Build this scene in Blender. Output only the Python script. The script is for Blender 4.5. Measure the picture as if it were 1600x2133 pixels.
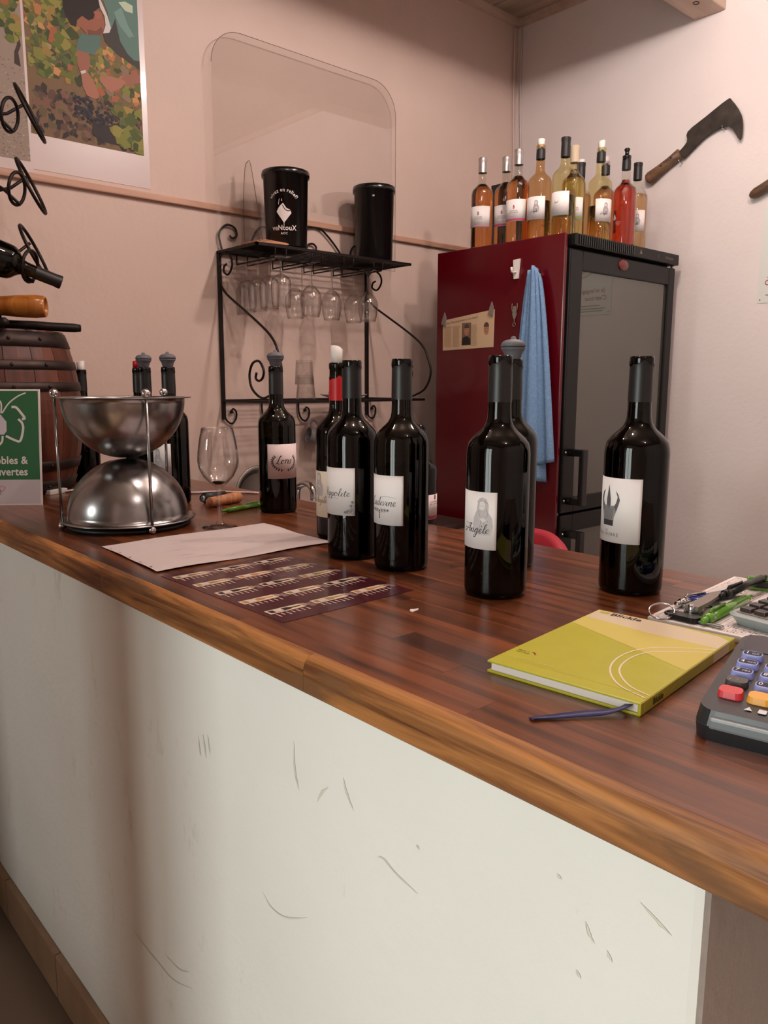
import bpy, bmesh, math, random
from mathutils import Vector, Matrix
from math import sin, cos, pi, radians
for o in list(bpy.data.objects): bpy.data.objects.remove(o)
SC = bpy.context.scene; COL = SC.collection
random.seed(7)

# ---------------------------------------------------------------- camera
cam_d = bpy.data.cameras.new('camera'); cam = bpy.data.objects.new('camera', cam_d); COL.objects.link(cam)
cam_d.sensor_fit = 'VERTICAL'; cam_d.sensor_height = 36.0; cam_d.lens = 1624.13 / 2133 * 36.0
cam_d.clip_start = 0.02
CR = Vector((0.74415, -0.66801, 0.00195)); CU = Vector((0.10777, 0.12294, 0.98654)); CF = Vector((0.65926, 0.73393, -0.16348))
m = Matrix.Identity(4)
for i in range(3):
    m[i][0] = CR[i]; m[i][1] = CU[i]; m[i][2] = -CF[i]
m[2][3] = 1.276
cam.matrix_world = m
SC.camera = cam

# ---------------------------------------------------------------- world, lights, exposure
W = bpy.data.worlds.new('world'); SC.world = W; W.use_nodes = True
bg = W.node_tree.nodes['Background']; bg.inputs[0].default_value = (0.62, 0.72, 0.62, 1); bg.inputs[1].default_value = 0.35
SC.view_settings.view_transform = 'Standard'; SC.view_settings.look = 'None'
SC.view_settings.gamma = 1.0; SC.view_settings.use_curve_mapping = False
SC.view_settings.exposure = 0.52
SC.cycles.use_denoising = True
SC.cycles.max_bounces = 10; SC.cycles.transparent_max_bounces = 24; SC.cycles.transmission_bounces = 10
SC.cycles.caustics_reflective = False; SC.cycles.caustics_refractive = False
SC.cycles.sample_clamp_indirect = 6.0
def light(name, kind, loc, energy, color, target=None, **kw):
    d = bpy.data.lights.new(name, kind); d.energy = energy; d.color = color
    for k, v in kw.items(): setattr(d, k, v)
    o = bpy.data.objects.new(name, d); COL.objects.link(o); o.location = loc
    if target is not None:
        o.rotation_euler = (Vector(target) - Vector(loc)).to_track_quat('-Z', 'Y').to_euler()
    return o
# daylight of the courtyard outside the glazed door, plus an added lamp beyond the window
light('daylight', 'AREA', (-2.3, 0.6, 1.45), 78, (0.95, 1.0, 0.98), target=(0.5, 0.6, 1.3), shape='RECTANGLE', size=1.5, size_y=2.4)
light('window_patch_lamp', 'AREA', (-3.1, 1.98, 1.85), 34, (0.97, 1.0, 0.98), target=(0.47, 1.66, 0.65), shape='RECTANGLE', size=0.25, size_y=0.4)  # added small source, throws a sharper window patch onto the counter panel
# warm ceiling spots
WARM = (1.0, 0.86, 0.81)
for x, y, z, e in ((0.48, 1.45, 2.62, 22), (0.85, 0.85, 2.62, 11), (1.75, 1.15, 2.62, 17), (1.75, 0.62, 2.62, 18), (0.5, -0.5, 2.62, 12)):
    light('ceiling_lamp', 'POINT', (x, y, z), e, WARM, shadow_soft_size=0.04)

# ---------------------------------------------------------------- helpers
MATS = {}
def srgb(r, g, b):
    def f(c):
        c /= 255.0
        return c / 12.92 if c <= 0.04045 else ((c + 0.055) / 1.055) ** 2.4
    return (f(r), f(g), f(b), 1.0)
def new_mat(name):
    mt = bpy.data.materials.new(name); mt.use_nodes = True; MATS[name] = mt
    return mt, mt.node_tree.nodes, mt.node_tree.links, mt.node_tree.nodes['Principled BSDF']
def pm(name, col, rough=0.5, metal=0.0, spec=0.5, noise=0.0, nscale=20.0, bump=0.0, bscale=60.0, coat=0.0, emit=None, estr=0.0):
    mt, N, L, B = new_mat(name)
    B.inputs['Base Color'].default_value = col; B.inputs['Roughness'].default_value = rough
    B.inputs['Metallic'].default_value = metal; B.inputs['Specular IOR Level'].default_value = spec
    B.inputs['Coat Weight'].default_value = coat; B.inputs['Coat Roughness'].default_value = 0.06
    if emit:
        B.inputs['Emission Color'].default_value = emit; B.inputs['Emission Strength'].default_value = estr
    tc = N.new('ShaderNodeTexCoord')
    if noise > 0:
        nt = N.new('ShaderNodeTexNoise'); nt.inputs['Scale'].default_value = nscale; nt.inputs['Detail'].default_value = 5
        L.new(tc.outputs['Object'], nt.inputs['Vector'])
        rp = N.new('ShaderNodeMapRange'); rp.inputs[1].default_value = 0.3; rp.inputs[2].default_value = 0.7
        rp.inputs[3].default_value = 1 - noise; rp.inputs[4].default_value = 1 + noise * 0.5
        L.new(nt.outputs['Fac'], rp.inputs[0])
        hs = N.new('ShaderNodeHueSaturation'); hs.inputs['Color'].default_value = col
        L.new(rp.outputs[0], hs.inputs['Value']); L.new(hs.outputs[0], B.inputs['Base Color'])
    if bump > 0:
        n2 = N.new('ShaderNodeTexNoise'); n2.inputs['Scale'].default_value = bscale; n2.inputs['Detail'].default_value = 4
        L.new(tc.outputs['Object'], n2.inputs['Vector'])
        bp = N.new('ShaderNodeBump'); bp.inputs['Strength'].default_value = bump; bp.inputs['Distance'].default_value = 0.01
        L.new(n2.outputs['Fac'], bp.inputs['Height']); L.new(bp.outputs[0], B.inputs['Normal'])
    return mt
def thin_glass(name, tint, rough=0.0, ior=1.5, gloss=1.0, edge=None):
    mt = bpy.data.materials.new(name); mt.use_nodes = True; MATS[name] = mt
    N = mt.node_tree.nodes; L = mt.node_tree.links; N.clear()
    out = N.new('ShaderNodeOutputMaterial'); tr = N.new('ShaderNodeBsdfTransparent'); tr.inputs[0].default_value = tint
    gl = N.new('ShaderNodeBsdfGlossy'); gl.inputs['Roughness'].default_value = rough; gl.inputs[0].default_value = (gloss, gloss, gloss, 1)
    lw = N.new('ShaderNodeLayerWeight'); lw.inputs['Blend'].default_value = 0.5      # facing works on both sides of the wall
    pw = N.new('ShaderNodeMath'); pw.operation = 'POWER'; pw.inputs[1].default_value = 5.0; L.new(lw.outputs['Facing'], pw.inputs[0])
    r0 = ((ior - 1) / (ior + 1)) ** 2
    if edge:                                                   # longer way through the wall at the rim: darker there
        p3 = N.new('ShaderNodeMath'); p3.operation = 'POWER'; p3.inputs[1].default_value = 3.0; L.new(lw.outputs['Facing'], p3.inputs[0])
        cm = N.new('ShaderNodeMix'); cm.data_type = 'RGBA'; cm.inputs[6].default_value = tint; cm.inputs[7].default_value = edge
        L.new(p3.outputs[0], cm.inputs[0]); L.new(cm.outputs[2], tr.inputs[0])
    ma = N.new('ShaderNodeMath'); ma.operation = 'MULTIPLY_ADD'; ma.inputs[1].default_value = 1 - r0; ma.inputs[2].default_value = r0; L.new(pw.outputs[0], ma.inputs[0])
    mx = N.new('ShaderNodeMixShader'); L.new(ma.outputs[0], mx.inputs[0]); L.new(tr.outputs[0], mx.inputs[1]); L.new(gl.outputs[0], mx.inputs[2])
    L.new(mx.outputs[0], out.inputs[0])
    return mt
def liquid(name, col, depth=1.0):
    mt, N, L, B = new_mat(name)
    B.inputs['Base Color'].default_value = col; B.inputs['Roughness'].default_value = 0.0
    B.inputs['IOR'].default_value = 1.34; B.inputs['Transmission Weight'].default_value = 1.0
    return mt
def wood(name, c1, c2, axis=1, scale=1.0, rough=0.35, tone=0.25, coat=0.0, wear=None, spec=0.5):
    """grain stretched along one axis; tone varies from piece to piece"""
    mt, N, L, B = new_mat(name)
    tc = N.new('ShaderNodeTexCoord'); oi = N.new('ShaderNodeObjectInfo')
    mp = N.new('ShaderNodeMapping'); sc = [42.0 * scale] * 3; sc[axis] = 2.2 * scale; mp.inputs['Scale'].default_value = sc
    L.new(tc.outputs['Object'], mp.inputs['Vector'])
    of = N.new('ShaderNodeVectorMath'); of.operation = 'SCALE'; of.inputs[0].default_value = (37, 91, 53)
    L.new(oi.outputs['Random'], of.inputs['Scale']); ad = N.new('ShaderNodeVectorMath')
    L.new(mp.outputs[0], ad.inputs[0]); L.new(of.outputs[0], ad.inputs[1])
    n1 = N.new('ShaderNodeTexNoise'); n1.inputs['Scale'].default_value = 1.0; n1.inputs['Detail'].default_value = 7; n1.inputs['Roughness'].default_value = 0.62
    n1.inputs['Distortion'].default_value = 0.6
    L.new(ad.outputs[0], n1.inputs['Vector'])
    cr = N.new('ShaderNodeValToRGB'); cr.color_ramp.elements[0].position = 0.36; cr.color_ramp.elements[1].position = 0.66
    cr.color_ramp.elements[0].color = c1; cr.color_ramp.elements[1].color = c2
    L.new(n1.outputs['Fac'], cr.inputs[0])
    mr = N.new('ShaderNodeMapRange'); mr.inputs[3].default_value = 1 - tone; mr.inputs[4].default_value = 1 + tone
    L.new(oi.outputs['Random'], mr.inputs[0])
    hs = N.new('ShaderNodeHueSaturation'); L.new(mr.outputs[0], hs.inputs['Value']); L.new(cr.outputs[0], hs.inputs['Color'])
    last = hs.outputs[0]
    if wear:
        n3 = N.new('ShaderNodeTexNoise'); n3.inputs['Scale'].default_value = 9; n3.inputs['Detail'].default_value = 6
        mp3 = N.new('ShaderNodeMapping'); s3 = [3.0] * 3; s3[axis] = 0.6; mp3.inputs['Scale'].default_value = s3
        L.new(tc.outputs['Object'], mp3.inputs['Vector']); L.new(mp3.outputs[0], n3.inputs['Vector'])
        r3 = N.new('ShaderNodeMapRange'); r3.inputs[1].default_value = 0.52; r3.inputs[2].default_value = 0.62
        L.new(n3.outputs['Fac'], r3.inputs[0])
        mx = N.new('ShaderNodeMix'); mx.data_type = 'RGBA'; L.new(r3.outputs[0], mx.inputs[0]); L.new(last, mx.inputs[6]); mx.inputs[7].default_value = wear
        last = mx.outputs[2]
    L.new(last, B.inputs['Base Color'])
    B.inputs['Roughness'].default_value = rough; B.inputs['Coat Weight'].default_value = coat; B.inputs['Coat Roughness'].default_value = 0.18
    B.inputs['Specular IOR Level'].default_value = spec
    bp = N.new('ShaderNodeBump'); bp.inputs['Strength'].default_value = 0.12; bp.inputs['Distance'].default_value = 0.002
    L.new(n1.outputs['Fac'], bp.inputs['Height']); L.new(bp.outputs[0], B.inputs['Normal'])
    return mt
def plaster(name, col, dirt=(0.5, 0.47, 0.42, 1), amount=0.0, bump=0.25):
    mt, N, L, B = new_mat(name)
    tc = N.new('ShaderNodeTexCoord')
    n1 = N.new('ShaderNodeTexNoise'); n1.inputs['Scale'].default_value = 2.2; n1.inputs['Detail'].default_value = 4
    n2 = N.new('ShaderNodeTexNoise'); n2.inputs['Scale'].default_value = 55; n2.inputs['Detail'].default_value = 6
    for n in (n1, n2): L.new(tc.outputs['Object'], n.inputs['Vector'])
    mr = N.new('ShaderNodeMapRange'); mr.inputs[1].default_value = 0.3; mr.inputs[2].default_value = 0.7; mr.inputs[3].default_value = 0.94; mr.inputs[4].default_value = 1.03
    L.new(n1.outputs['Fac'], mr.inputs[0])
    hs = N.new('ShaderNodeHueSaturation'); hs.inputs['Color'].default_value = col; L.new(mr.outputs[0], hs.inputs['Value'])
    last = hs.outputs[0]
    if amount:
        n3 = N.new('ShaderNodeTexNoise'); n3.inputs['Scale'].default_value = 6; n3.inputs['Detail'].default_value = 9; n3.inputs['Roughness'].default_value = 0.75
        mp = N.new('ShaderNodeMapping'); mp.inputs['Scale'].default_value = (1, 1.5, 0.55)
        L.new(tc.outputs['Object'], mp.inputs['Vector']); L.new(mp.outputs[0], n3.inputs['Vector'])
        r3 = N.new('ShaderNodeMapRange'); r3.inputs[1].default_value = 0.6; r3.inputs[2].default_value = 0.72; r3.inputs[4].default_value = amount
        L.new(n3.outputs['Fac'], r3.inputs[0])
        mx = N.new('ShaderNodeMix'); mx.data_type = 'RGBA'; L.new(r3.outputs[0], mx.inputs[0]); L.new(last, mx.inputs[6]); mx.inputs[7].default_value = dirt
        last = mx.outputs[2]
    L.new(last, B.inputs['Base Color']); B.inputs['Roughness'].default_value = 0.75; B.inputs['Specular IOR Level'].default_value = 0.25
    bp = N.new('ShaderNodeBump'); bp.inputs['Strength'].default_value = bump; bp.inputs['Distance'].default_value = 0.004
    L.new(n2.outputs['Fac'], bp.inputs['Height']); L.new(bp.outputs[0], B.inputs['Normal'])
    return mt
FLAT = {}
def flat(r, g, b):
    k = (r, g, b)
    if k not in FLAT: FLAT[k] = pm('print_%02x%02x%02x' % k, srgb(r, g, b), 0.55, spec=0.3)
    return FLAT[k]

class MB:
    """collects shapes that become one mesh"""
    def __init__(s): s.v = []; s.f = []; s.sm = []; s.mi = []; s.mats = []
    def _m(s, mat):
        if mat is None: return 0
        if mat not in s.mats: s.mats.append(mat)
        return s.mats.index(mat)
    def add(s, vs, fs, smooth=False, mat=None):
        b = len(s.v); s.v += [tuple(p) for p in vs]; k = s._m(mat)
        for f in fs: s.f.append([b + i for i in f]); s.sm.append(smooth); s.mi.append(k)
        return s
    def box(s, a, b, mat=None):
        x0, y0, z0 = a; x1, y1, z1 = b
        return s.add([(x0,y0,z0),(x1,y0,z0),(x1,y1,z0),(x0,y1,z0),(x0,y0,z1),(x1,y0,z1),(x1,y1,z1),(x0,y1,z1)],
                     [(0,3,2,1),(4,5,6,7),(0,1,5,4),(1,2,6,5),(2,3,7,6),(3,0,4,7)], mat=mat)
    def bbox(s, a, b, bev, mat=None):
        """box with bevelled vertical and top edges"""
        bm = bmesh.new(); bmesh.ops.create_cube(bm, size=1.0)
        for v in bm.verts: v.co = Vector([(a[i] + b[i]) / 2 + v.co[i] * (b[i] - a[i]) for i in range(3)])
        bmesh.ops.bevel(bm, geom=bm.edges[:], offset=bev, segments=2, affect='EDGES', profile=0.6)
        bm.verts.index_update()
        s.add([v.co.copy() for v in bm.verts], [[v.index for v in f.verts] for f in bm.faces], mat=mat); bm.free(); return s
    def lathe(s, prof, n=32, c=(0, 0, 0), smooth=True, mat=None, a0=0, a1=2 * pi, close=True):
        full = abs(a1 - a0 - 2 * pi) < 1e-6; k = n if full else n + 1
        vs = []; fs = []
        for r, z in prof:
            for i in range(k):
                a = a0 + (a1 - a0) * i / n; vs.append((c[0] + r * cos(a), c[1] + r * sin(a), c[2] + z))
        for j in range(len(prof) - 1):
            for i in range(n):
                i2 = (i + 1) % k
                fs.append((j * k + i, j * k + i2, (j + 1) * k + i2, (j + 1) * k + i))
        s.add(vs, fs, smooth, mat)
        if full and close:
            b = len(s.v) - len(vs); mi = s._m(mat)
            if prof[0][0] > 1e-5: s.f.append([b + i for i in range(k)][::-1]); s.sm.append(False); s.mi.append(mi)
            if prof[-1][0] > 1e-5: s.f.append([b + (len(prof) - 1) * k + i for i in range(k)]); s.sm.append(False); s.mi.append(mi)
        return s
    def tube(s, pts, r, n=8, closed=False, mat=None):
        P = [Vector(p) for p in pts]; N = len(P); vs = []; fs = []; up = None
        for i in range(N):
            if closed: t = P[(i + 1) % N] - P[i - 1]
            else: t = P[min(i + 1, N - 1)] - P[max(i - 1, 0)]
            t = t.normalized() if t.length > 1e-9 else Vector((0, 0, 1))
            if up is None: up = Vector((0, 0, 1)) if abs(t.z) < 0.9 else Vector((1, 0, 0))
            x = t.cross(up).normalized(); y = x.cross(t).normalized(); up = y
            rr = r[i] if isinstance(r, (list, tuple)) else r
            for k in range(n):
                a = 2 * pi * k / n; vs.append(P[i] + x * (rr * cos(a)) + y * (rr * sin(a)))
        for i in range(N if closed else N - 1):
            j = (i + 1) % N
            for k in range(n):
                k2 = (k + 1) % n; fs.append((i * n + k, i * n + k2, j * n + k2, j * n + k))
        if not closed:
            fs.append(tuple(range(n))[::-1]); fs.append(tuple((N - 1) * n + k for k in range(n)))
        return s.add(vs, fs, True, mat)
    def ball(s, c, r, n=14, mat=None, sz=1.0):
        prof = [(max(r * sin(pi * j / 10), 1e-6), -r * sz * cos(pi * j / 10)) for j in range(11)]
        return s.lathe(prof, n, c, True, mat, close=False)
    def prism(s, poly, h, f=None, mat=None):
        """extrude a 2D polygon by h; f maps (u, v, w) to 3D"""
        f = f or (lambda u, v, w: (u, v, w)); n = len(poly)
        vs = [f(u, v, 0) for u, v in poly] + [f(u, v, h) for u, v in poly]
        return s.add(vs, [tuple(range(n))[::-1], tuple(range(n, 2 * n))] + [(i, (i + 1) % n, n + (i + 1) % n, n + i) for i in range(n)], mat=mat)
    def xf(s, M):
        s.v = [tuple(M @ Vector(p)) for p in s.v]; return s
    def mesh(s, name, mat=None):
        me = bpy.data.meshes.new(name); me.from_pydata(s.v, [], s.f)
        me.polygons.foreach_set('use_smooth', s.sm)
        if mat is not None and not s.mats: me.materials.append(mat)
        else:
            for q in s.mats: me.materials.append(q)
            me.polygons.foreach_set('material_index', s.mi)
        me.update(); return me
    def build(s, name, mat=None, parent=None, loc=(0, 0, 0), rot=(0, 0, 0)):
        return link(name, s.mesh(name, mat), parent, loc, rot)
def link(name, me, parent=None, loc=(0, 0, 0), rot=(0, 0, 0)):
    o = bpy.data.objects.new(name, me); COL.objects.link(o); o.location = loc; o.rotation_euler = rot
    if parent is not None: o.parent = parent
    return o
def tag(o, label, cat, group=None):
    o['label'] = label; o['category'] = cat
    if group: o['group'] = group
    return o
def thing(name, label, cat, loc=(0, 0, 0), rz=0.0, group=None, rot=None):
    o = bpy.data.objects.new(name, None); COL.objects.link(o); o.empty_display_size = 0.05
    o.location = loc; o.rotation_euler = rot if rot else (0, 0, radians(rz))
    return tag(o, label, cat, group)
def struct(o): o['kind'] = 'structure'; return o
def smooth_path(pts, k=6, closed=False):
    P = [Vector(p) for p in pts]; n = len(P); out = []
    for i in range(n if closed else n - 1):
        p0 = P[i - 1] if (closed or i > 0) else P[0] * 2 - P[1]; p1 = P[i]; p2 = P[(i + 1) % n]
        p3 = P[(i + 2) % n] if (closed or i + 2 < n) else P[-1] * 2 - P[-2]
        for j in range(k):
            t = j / k
            out.append(0.5 * ((2 * p1) + (-p0 + p2) * t + (2 * p0 - 5 * p1 + 4 * p2 - p3) * t * t + (-p0 + 3 * p1 - 3 * p2 + p3) * t ** 3))
    if not closed: out.append(P[-1])
    return out
def rrect(x0, y0, x1, y1, r, k=5):
    out = []
    for cx, cy, a in ((x1 - r, y1 - r, 0), (x0 + r, y1 - r, pi / 2), (x0 + r, y0 + r, pi), (x1 - r, y0 + r, 3 * pi / 2)):
        for i in range(k + 1):
            t = a + pi / 2 * i / k; out.append((cx + r * cos(t), cy + r * sin(t)))
    return out
def strips(pts, w):
    """cut a 2D polygon into narrow upright strips so that it follows a round surface"""
    def half(P, k, keep_low):
        out = []
        for i in range(len(P)):
            a, b = P[i - 1], P[i]; ia = (a[0] <= k) if keep_low else (a[0] >= k); ib = (b[0] <= k) if keep_low else (b[0] >= k)
            if ia != ib: t = (k - a[0]) / (b[0] - a[0]); out.append((k, a[1] + (b[1] - a[1]) * t))
            if ib: out.append(b)
        return out
    u0 = min(p[0] for p in pts); u1 = max(p[0] for p in pts); res = []; n = max(1, math.ceil((u1 - u0) / w))
    for i in range(n):
        q = pts
        if i > 0: q = half(q, u0 + (u1 - u0) * i / n, False)
        if i < n - 1 and len(q) > 2: q = half(q, u0 + (u1 - u0) * (i + 1) / n, True)
        if len(q) > 2: res.append(q)
    return res
# flat print: 2D shapes laid on a surface through a map f(u, v, d)
class Print:
    def __init__(s, f, strip=None): s.f = f; s.b = MB(); s.d = 0.0002; s.strip = strip
    def emit(s, pts, col, d):
        for q in ([pts] if not s.strip else strips(pts, s.strip)):
            s.b.add([s.f(u, v, d) for u, v in q], [tuple(range(len(q)))], mat=flat(*col))
    def poly(s, pts, col, d=None):
        s.emit(pts, col, s.d if d is None else d); return s
    def rect(s, u0, v0, u1, v1, col, d=None): return s.poly([(u0, v0), (u1, v0), (u1, v1), (u0, v1)], col, d)
    def patch(s, u0, v0, u1, v1, nu, col, d=None):
        vs = []; fs = []
        for i in range(nu + 1):
            u = u0 + (u1 - u0) * i / nu; vs += [s.f(u, v0, s.d if d is None else d), s.f(u, v1, s.d if d is None else d)]
        for i in range(nu): fs.append((2 * i, 2 * i + 2, 2 * i + 3, 2 * i + 1))
        s.b.add(vs, fs, True, mat=flat(*col)); return s
    def stroke(s, pts, w, col, d=None, calli=0.0, taper=False):
        P = [Vector((p[0], p[1])) for p in pts]; n = len(P); vs = []
        for i in range(n):
            t = P[min(i + 1, n - 1)] - P[max(i - 1, 0)]
            t = t.normalized() if t.length > 1e-9 else Vector((1, 0))
            ww = w * (1 + calli * (abs(t.y) if t.y < 0 else -0.45 * abs(t.y)))
            if taper: ww *= max(0.15, sin(pi * i / (n - 1)))
            q = Vector((-t.y, t.x)) * ww * 0.5
            for e in (P[i] + q, P[i] - q): vs.append(s.f(e.x, e.y, s.d if d is None else d))
        s.b.add(vs, [(2 * i, 2 * i + 1, 2 * i + 3, 2 * i + 2) for i in range(n - 1)], mat=flat(*col)); return s
    def text(s, txt, u, v, size, col, align='LEFT', d=None, bold=0.0, spacing=1.0, sx=1.0, path=None):
        vs, fs = text_mesh(txt, size, align, bold, spacing)
        g = path or (lambda a, b: (u + a * sx, v + b))
        if s.strip:
            V_ = [g(x, y) for x, y in vs]
            for t in fs: s.emit([V_[i] for i in t], col, s.d if d is None else d)
        else: s.b.add([s.f(*g(x, y), s.d if d is None else d) for x, y in vs], fs, mat=flat(*col))
        return s
    def build(s, name, parent): return s.b.build(name, None, parent)
def text_mesh(txt, size, align, bold, spacing):
    cu = bpy.data.curves.new('lettering', 'FONT'); cu.body = txt; cu.size = size; cu.align_x = align; cu.resolution_u = 2
    cu.offset = bold * size; cu.space_character = spacing
    ob = bpy.data.objects.new('lettering', cu); COL.objects.link(ob)
    me = bpy.data.meshes.new_from_object(ob)
    vs = [(v.co.x, v.co.y) for v in me.vertices]; fs = [tuple(p.vertices) for p in me.polygons]
    bpy.data.objects.remove(ob); bpy.data.curves.remove(cu); bpy.data.meshes.remove(me)
    return vs, fs
GLY = {
 'o': (1.0, [[(0,.4),(.2,.85),(.5,1),(.2,.75),(.15,.3),(.45,0),(.8,.35),(.72,.8),(.48,1),(.65,.78),(1,.88)]]),
 'r': (.85, [[(0,.85),(.2,1.05),(.3,.9),(.25,0),(.3,.5),(.55,.92),(.85,.95),(.83,.78)]]),
 'i': (.6, [[(0,.2),(.3,1),(.2,.3),(.35,0),(.6,.2)], [(.36,1.45),(.42,1.55)]]),
 's': (.75, [[(0,.2),(.4,1.05),(.55,.6),(.5,.15),(.2,0),(.08,.15)]]),
 'e': (.75, [[(0,.25),(.5,.55),(.55,.9),(.3,.95),(.1,.5),(.3,.02),(.6,.1),(.75,.25)]]),
 'l': (.6, [[(0,.2),(.5,1.6),(.45,2.1),(.25,1.8),(.18,.4),(.35,0),(.6,.2)]]),
 't': (.6, [[(0,.2),(.32,1.6),(.2,.35),(.38,0),(.6,.2)], [(-.05,1.15),(.6,1.22)]]),
 'p': (.85, [[(0,.2),(.25,1),(.2,-1.0),(.22,.4),(.45,.95),(.75,.8),(.7,.2),(.42,0),(.3,.15),(.85,.2)]]),
 'n': (1.05, [[(0,.2),(.2,.95),(.25,0),(.3,.6),(.6,1),(.75,.7),(.7,.2),(.85,0),(1.05,.2)]]),
 'u': (1.05, [[(0,.2),(.2,1),(.15,.3),(.35,0),(.65,.4),(.75,1),(.7,.2),(.85,0),(1.05,.2)]]),
 'v': (.95, [[(0,.8),(.2,.95),(.3,.4),(.4,0),(.7,.6),(.75,1),(.95,.9)]]),
 'd': (1.1, [[(0,.3),(.2,.8),(.6,.95),(.25,.8),(.12,.3),(.35,0),(.65,.4),(.9,2.1),(.75,.3),(.9,0),(1.1,.2)]]),
 'g': (1.0, [[(0,.3),(.6,.95),(.25,.8),(.12,.3),(.35,.05),(.65,.5),(.72,.95),(.65,-.6),(.35,-1),(.1,-.7),(.7,-.05),(1,.2)]]),
 'L': (1.2, [[(.7,1.7),(.95,1.9),(.8,2.1),(.5,1.6),(.35,.5),(.05,.05),(.3,.15),(.8,-.08),(1.2,.2)]]),
 'H': (1.3, [[(-.2,1.5),(.1,2.0),(.45,2.0),(.35,.6),(.1,0)], [(1.3,2.1),(1.05,1.2),(.95,.2),(1.3,.2)], [(0,.95),(1.3,1.1)]]),
 'A': (1.4, [[(-.3,.4),(-.2,0),(.3,.4),(1.1,2.1),(1.15,1),(1.15,.15),(1.4,.2)], [(-.6,.9),(.4,.75),(1.25,.85)]]),
 "'": (.35, [[(.2,2.1),(.1,1.75)]]),
}
def script_word(P, word, u, v, xh, col, w, slant=0.28, aspect=0.85, d=None, calli=0.8):
    x = 0.0
    for ch in word:
        c = {'è': 'e'}.get(ch, ch); adv, strokes = GLY[c]
        st = list(strokes)
        if ch == 'è': st.append([(.2, 1.7), (.45, 1.4)])
        for s in st:
            pts = [(p.x, p.y) for p in smooth_path([(a, b, 0) for a, b in s], 5)]
            P.stroke([(u + (x + a) * xh * aspect + b * xh * slant, v + b * xh) for a, b in pts], w, col, d, calli)
        x += adv
    return u + x * xh * aspect
def word_len(word, xh, aspect=0.85): return sum(GLY[{'è': 'e'}.get(c, c)][0] for c in word) * xh * aspect
def planemap(o, U, V):
    o = Vector(o); U = Vector(U); V = Vector(V); N = U.cross(V).normalized()
    return lambda u, v, d=0.0: o + U * u + V * v + N * d
def cylmap(r, ang0=0.0):
    return lambda u, v, d=0.0: ((r + d) * cos(ang0 + u / r), (r + d) * sin(ang0 + u / r), v)
FIG={'hair': [(0.923,2.351),(0.922,2.312),(0.93,2.291),(0.942,2.272),(0.957,2.271),(0.961,2.29),(0.976,2.305),(0.994,2.298),(1.009,2.307),(1.014,2.329),(1.03,2.343),(1.025,2.382)],'face': [(0.958,2.288),(0.976,2.305),(0.994,2.298),(1.009,2.307),(1.018,2.33),(1.033,2.331),(1.042,2.3),(1.035,2.281),(1.025,2.267),(1.007,2.265),(0.988,2.258),(0.974,2.271),(0.959,2.277)],'ear': [(1.009,2.325),(1.024,2.333),(1.032,2.324),(1.03,2.313),(1.02,2.309)],'jawshade': [(0.989,2.273),(1.015,2.276),(1.031,2.292),(1.035,2.281),(1.025,2.267),(1.007,2.264),(0.99,2.258)],'shirt': [(1.032,2.384),(1.162,2.423),(1.145,2.203),(1.125,2.209),(1.103,2.234),(1.082,2.267),(1.06,2.285),(1.052,2.336)],'shirtfold': [(1.071,2.342),(1.095,2.362),(1.112,2.319),(1.13,2.293),(1.114,2.285),(1.088,2.309)],'vest': [(1.035,2.274),(1.061,2.295),(1.074,2.326),(1.086,2.268),(1.107,2.239),(1.126,2.226),(1.146,2.228),(1.145,2.203),(1.106,2.218),(1.065,2.235),(1.04,2.255)],'collar': [(1.023,2.381),(1.041,2.347),(1.051,2.326),(1.06,2.296),(1.054,2.282),(1.035,2.275),(1.044,2.3),(1.042,2.323),(1.03,2.343)],'sleeve': [(0.97,2.257),(1.029,2.268),(1.023,2.234),(1.003,2.209),(0.985,2.207),(0.953,2.212),(0.958,2.233)],'forearm': [(0.955,2.211),(0.989,2.21),(0.993,2.196),(0.986,2.164),(0.982,2.153),(0.963,2.148),(0.954,2.176)],'hand': [(0.963,2.15),(0.984,2.157),(0.999,2.14),(1.014,2.102),(1.008,2.092),(0.996,2.09),(0.978,2.094),(0.967,2.115)],'arm2': [(1.08,2.163),(1.104,2.183),(1.144,2.189),(1.143,2.167),(1.099,2.146)],'hand2': [(1.015,2.151),(1.046,2.163),(1.084,2.164),(1.099,2.16),(1.083,2.139),(1.051,2.119),(1.036,2.126),(1.022,2.138)],'watch': [(0.962,2.155),(0.977,2.163),(0.979,2.156),(0.965,2.149)],'wleaf': [(1.086,2.373),(1.107,2.381),(1.13,2.376),(1.129,2.355),(1.106,2.355)],'basket': [(0.991,2.029),(1.015,2.023),(1.049,2.027),(1.098,2.058),(1.091,2.0),(1.074,1.975),(1.012,1.977),(0.987,1.993)]}

# ---------------------------------------------------------------- materials
plaster('wall_plaster', srgb(214, 190, 178)); plaster('wall_light', srgb(224, 214, 211))
plaster('counter_plaster', srgb(226, 225, 219), dirt=srgb(190, 184, 166), amount=0.75, bump=0.3)
pm('floor_tile', srgb(206, 170, 138), 0.4, noise=0.25, nscale=9, bump=0.1); pm('grout', srgb(110, 92, 76), 0.9)
pm('skirting_tile', srgb(150, 120, 94), 0.45, noise=0.2, nscale=12)
wood('stave', srgb(58, 28, 15), srgb(128, 70, 37), axis=1, rough=0.3, tone=0.16, coat=0.25)
wood('front_stave', srgb(92, 52, 26), srgb(182, 122, 68), axis=1, scale=1.5, rough=0.5, tone=0.1, coat=0.0, wear=srgb(112, 76, 48), spec=0.3)  # pale colour holds worn wood and the light caught along the edge
wood('rail_wood', srgb(176, 130, 106), srgb(208, 164, 140), axis=0, scale=0.9, rough=0.5, tone=0.05)
wood('ceiling_wood', srgb(158, 138, 122), srgb(190, 170, 154), axis=1, scale=0.5, rough=0.6, tone=0.08)
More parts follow.
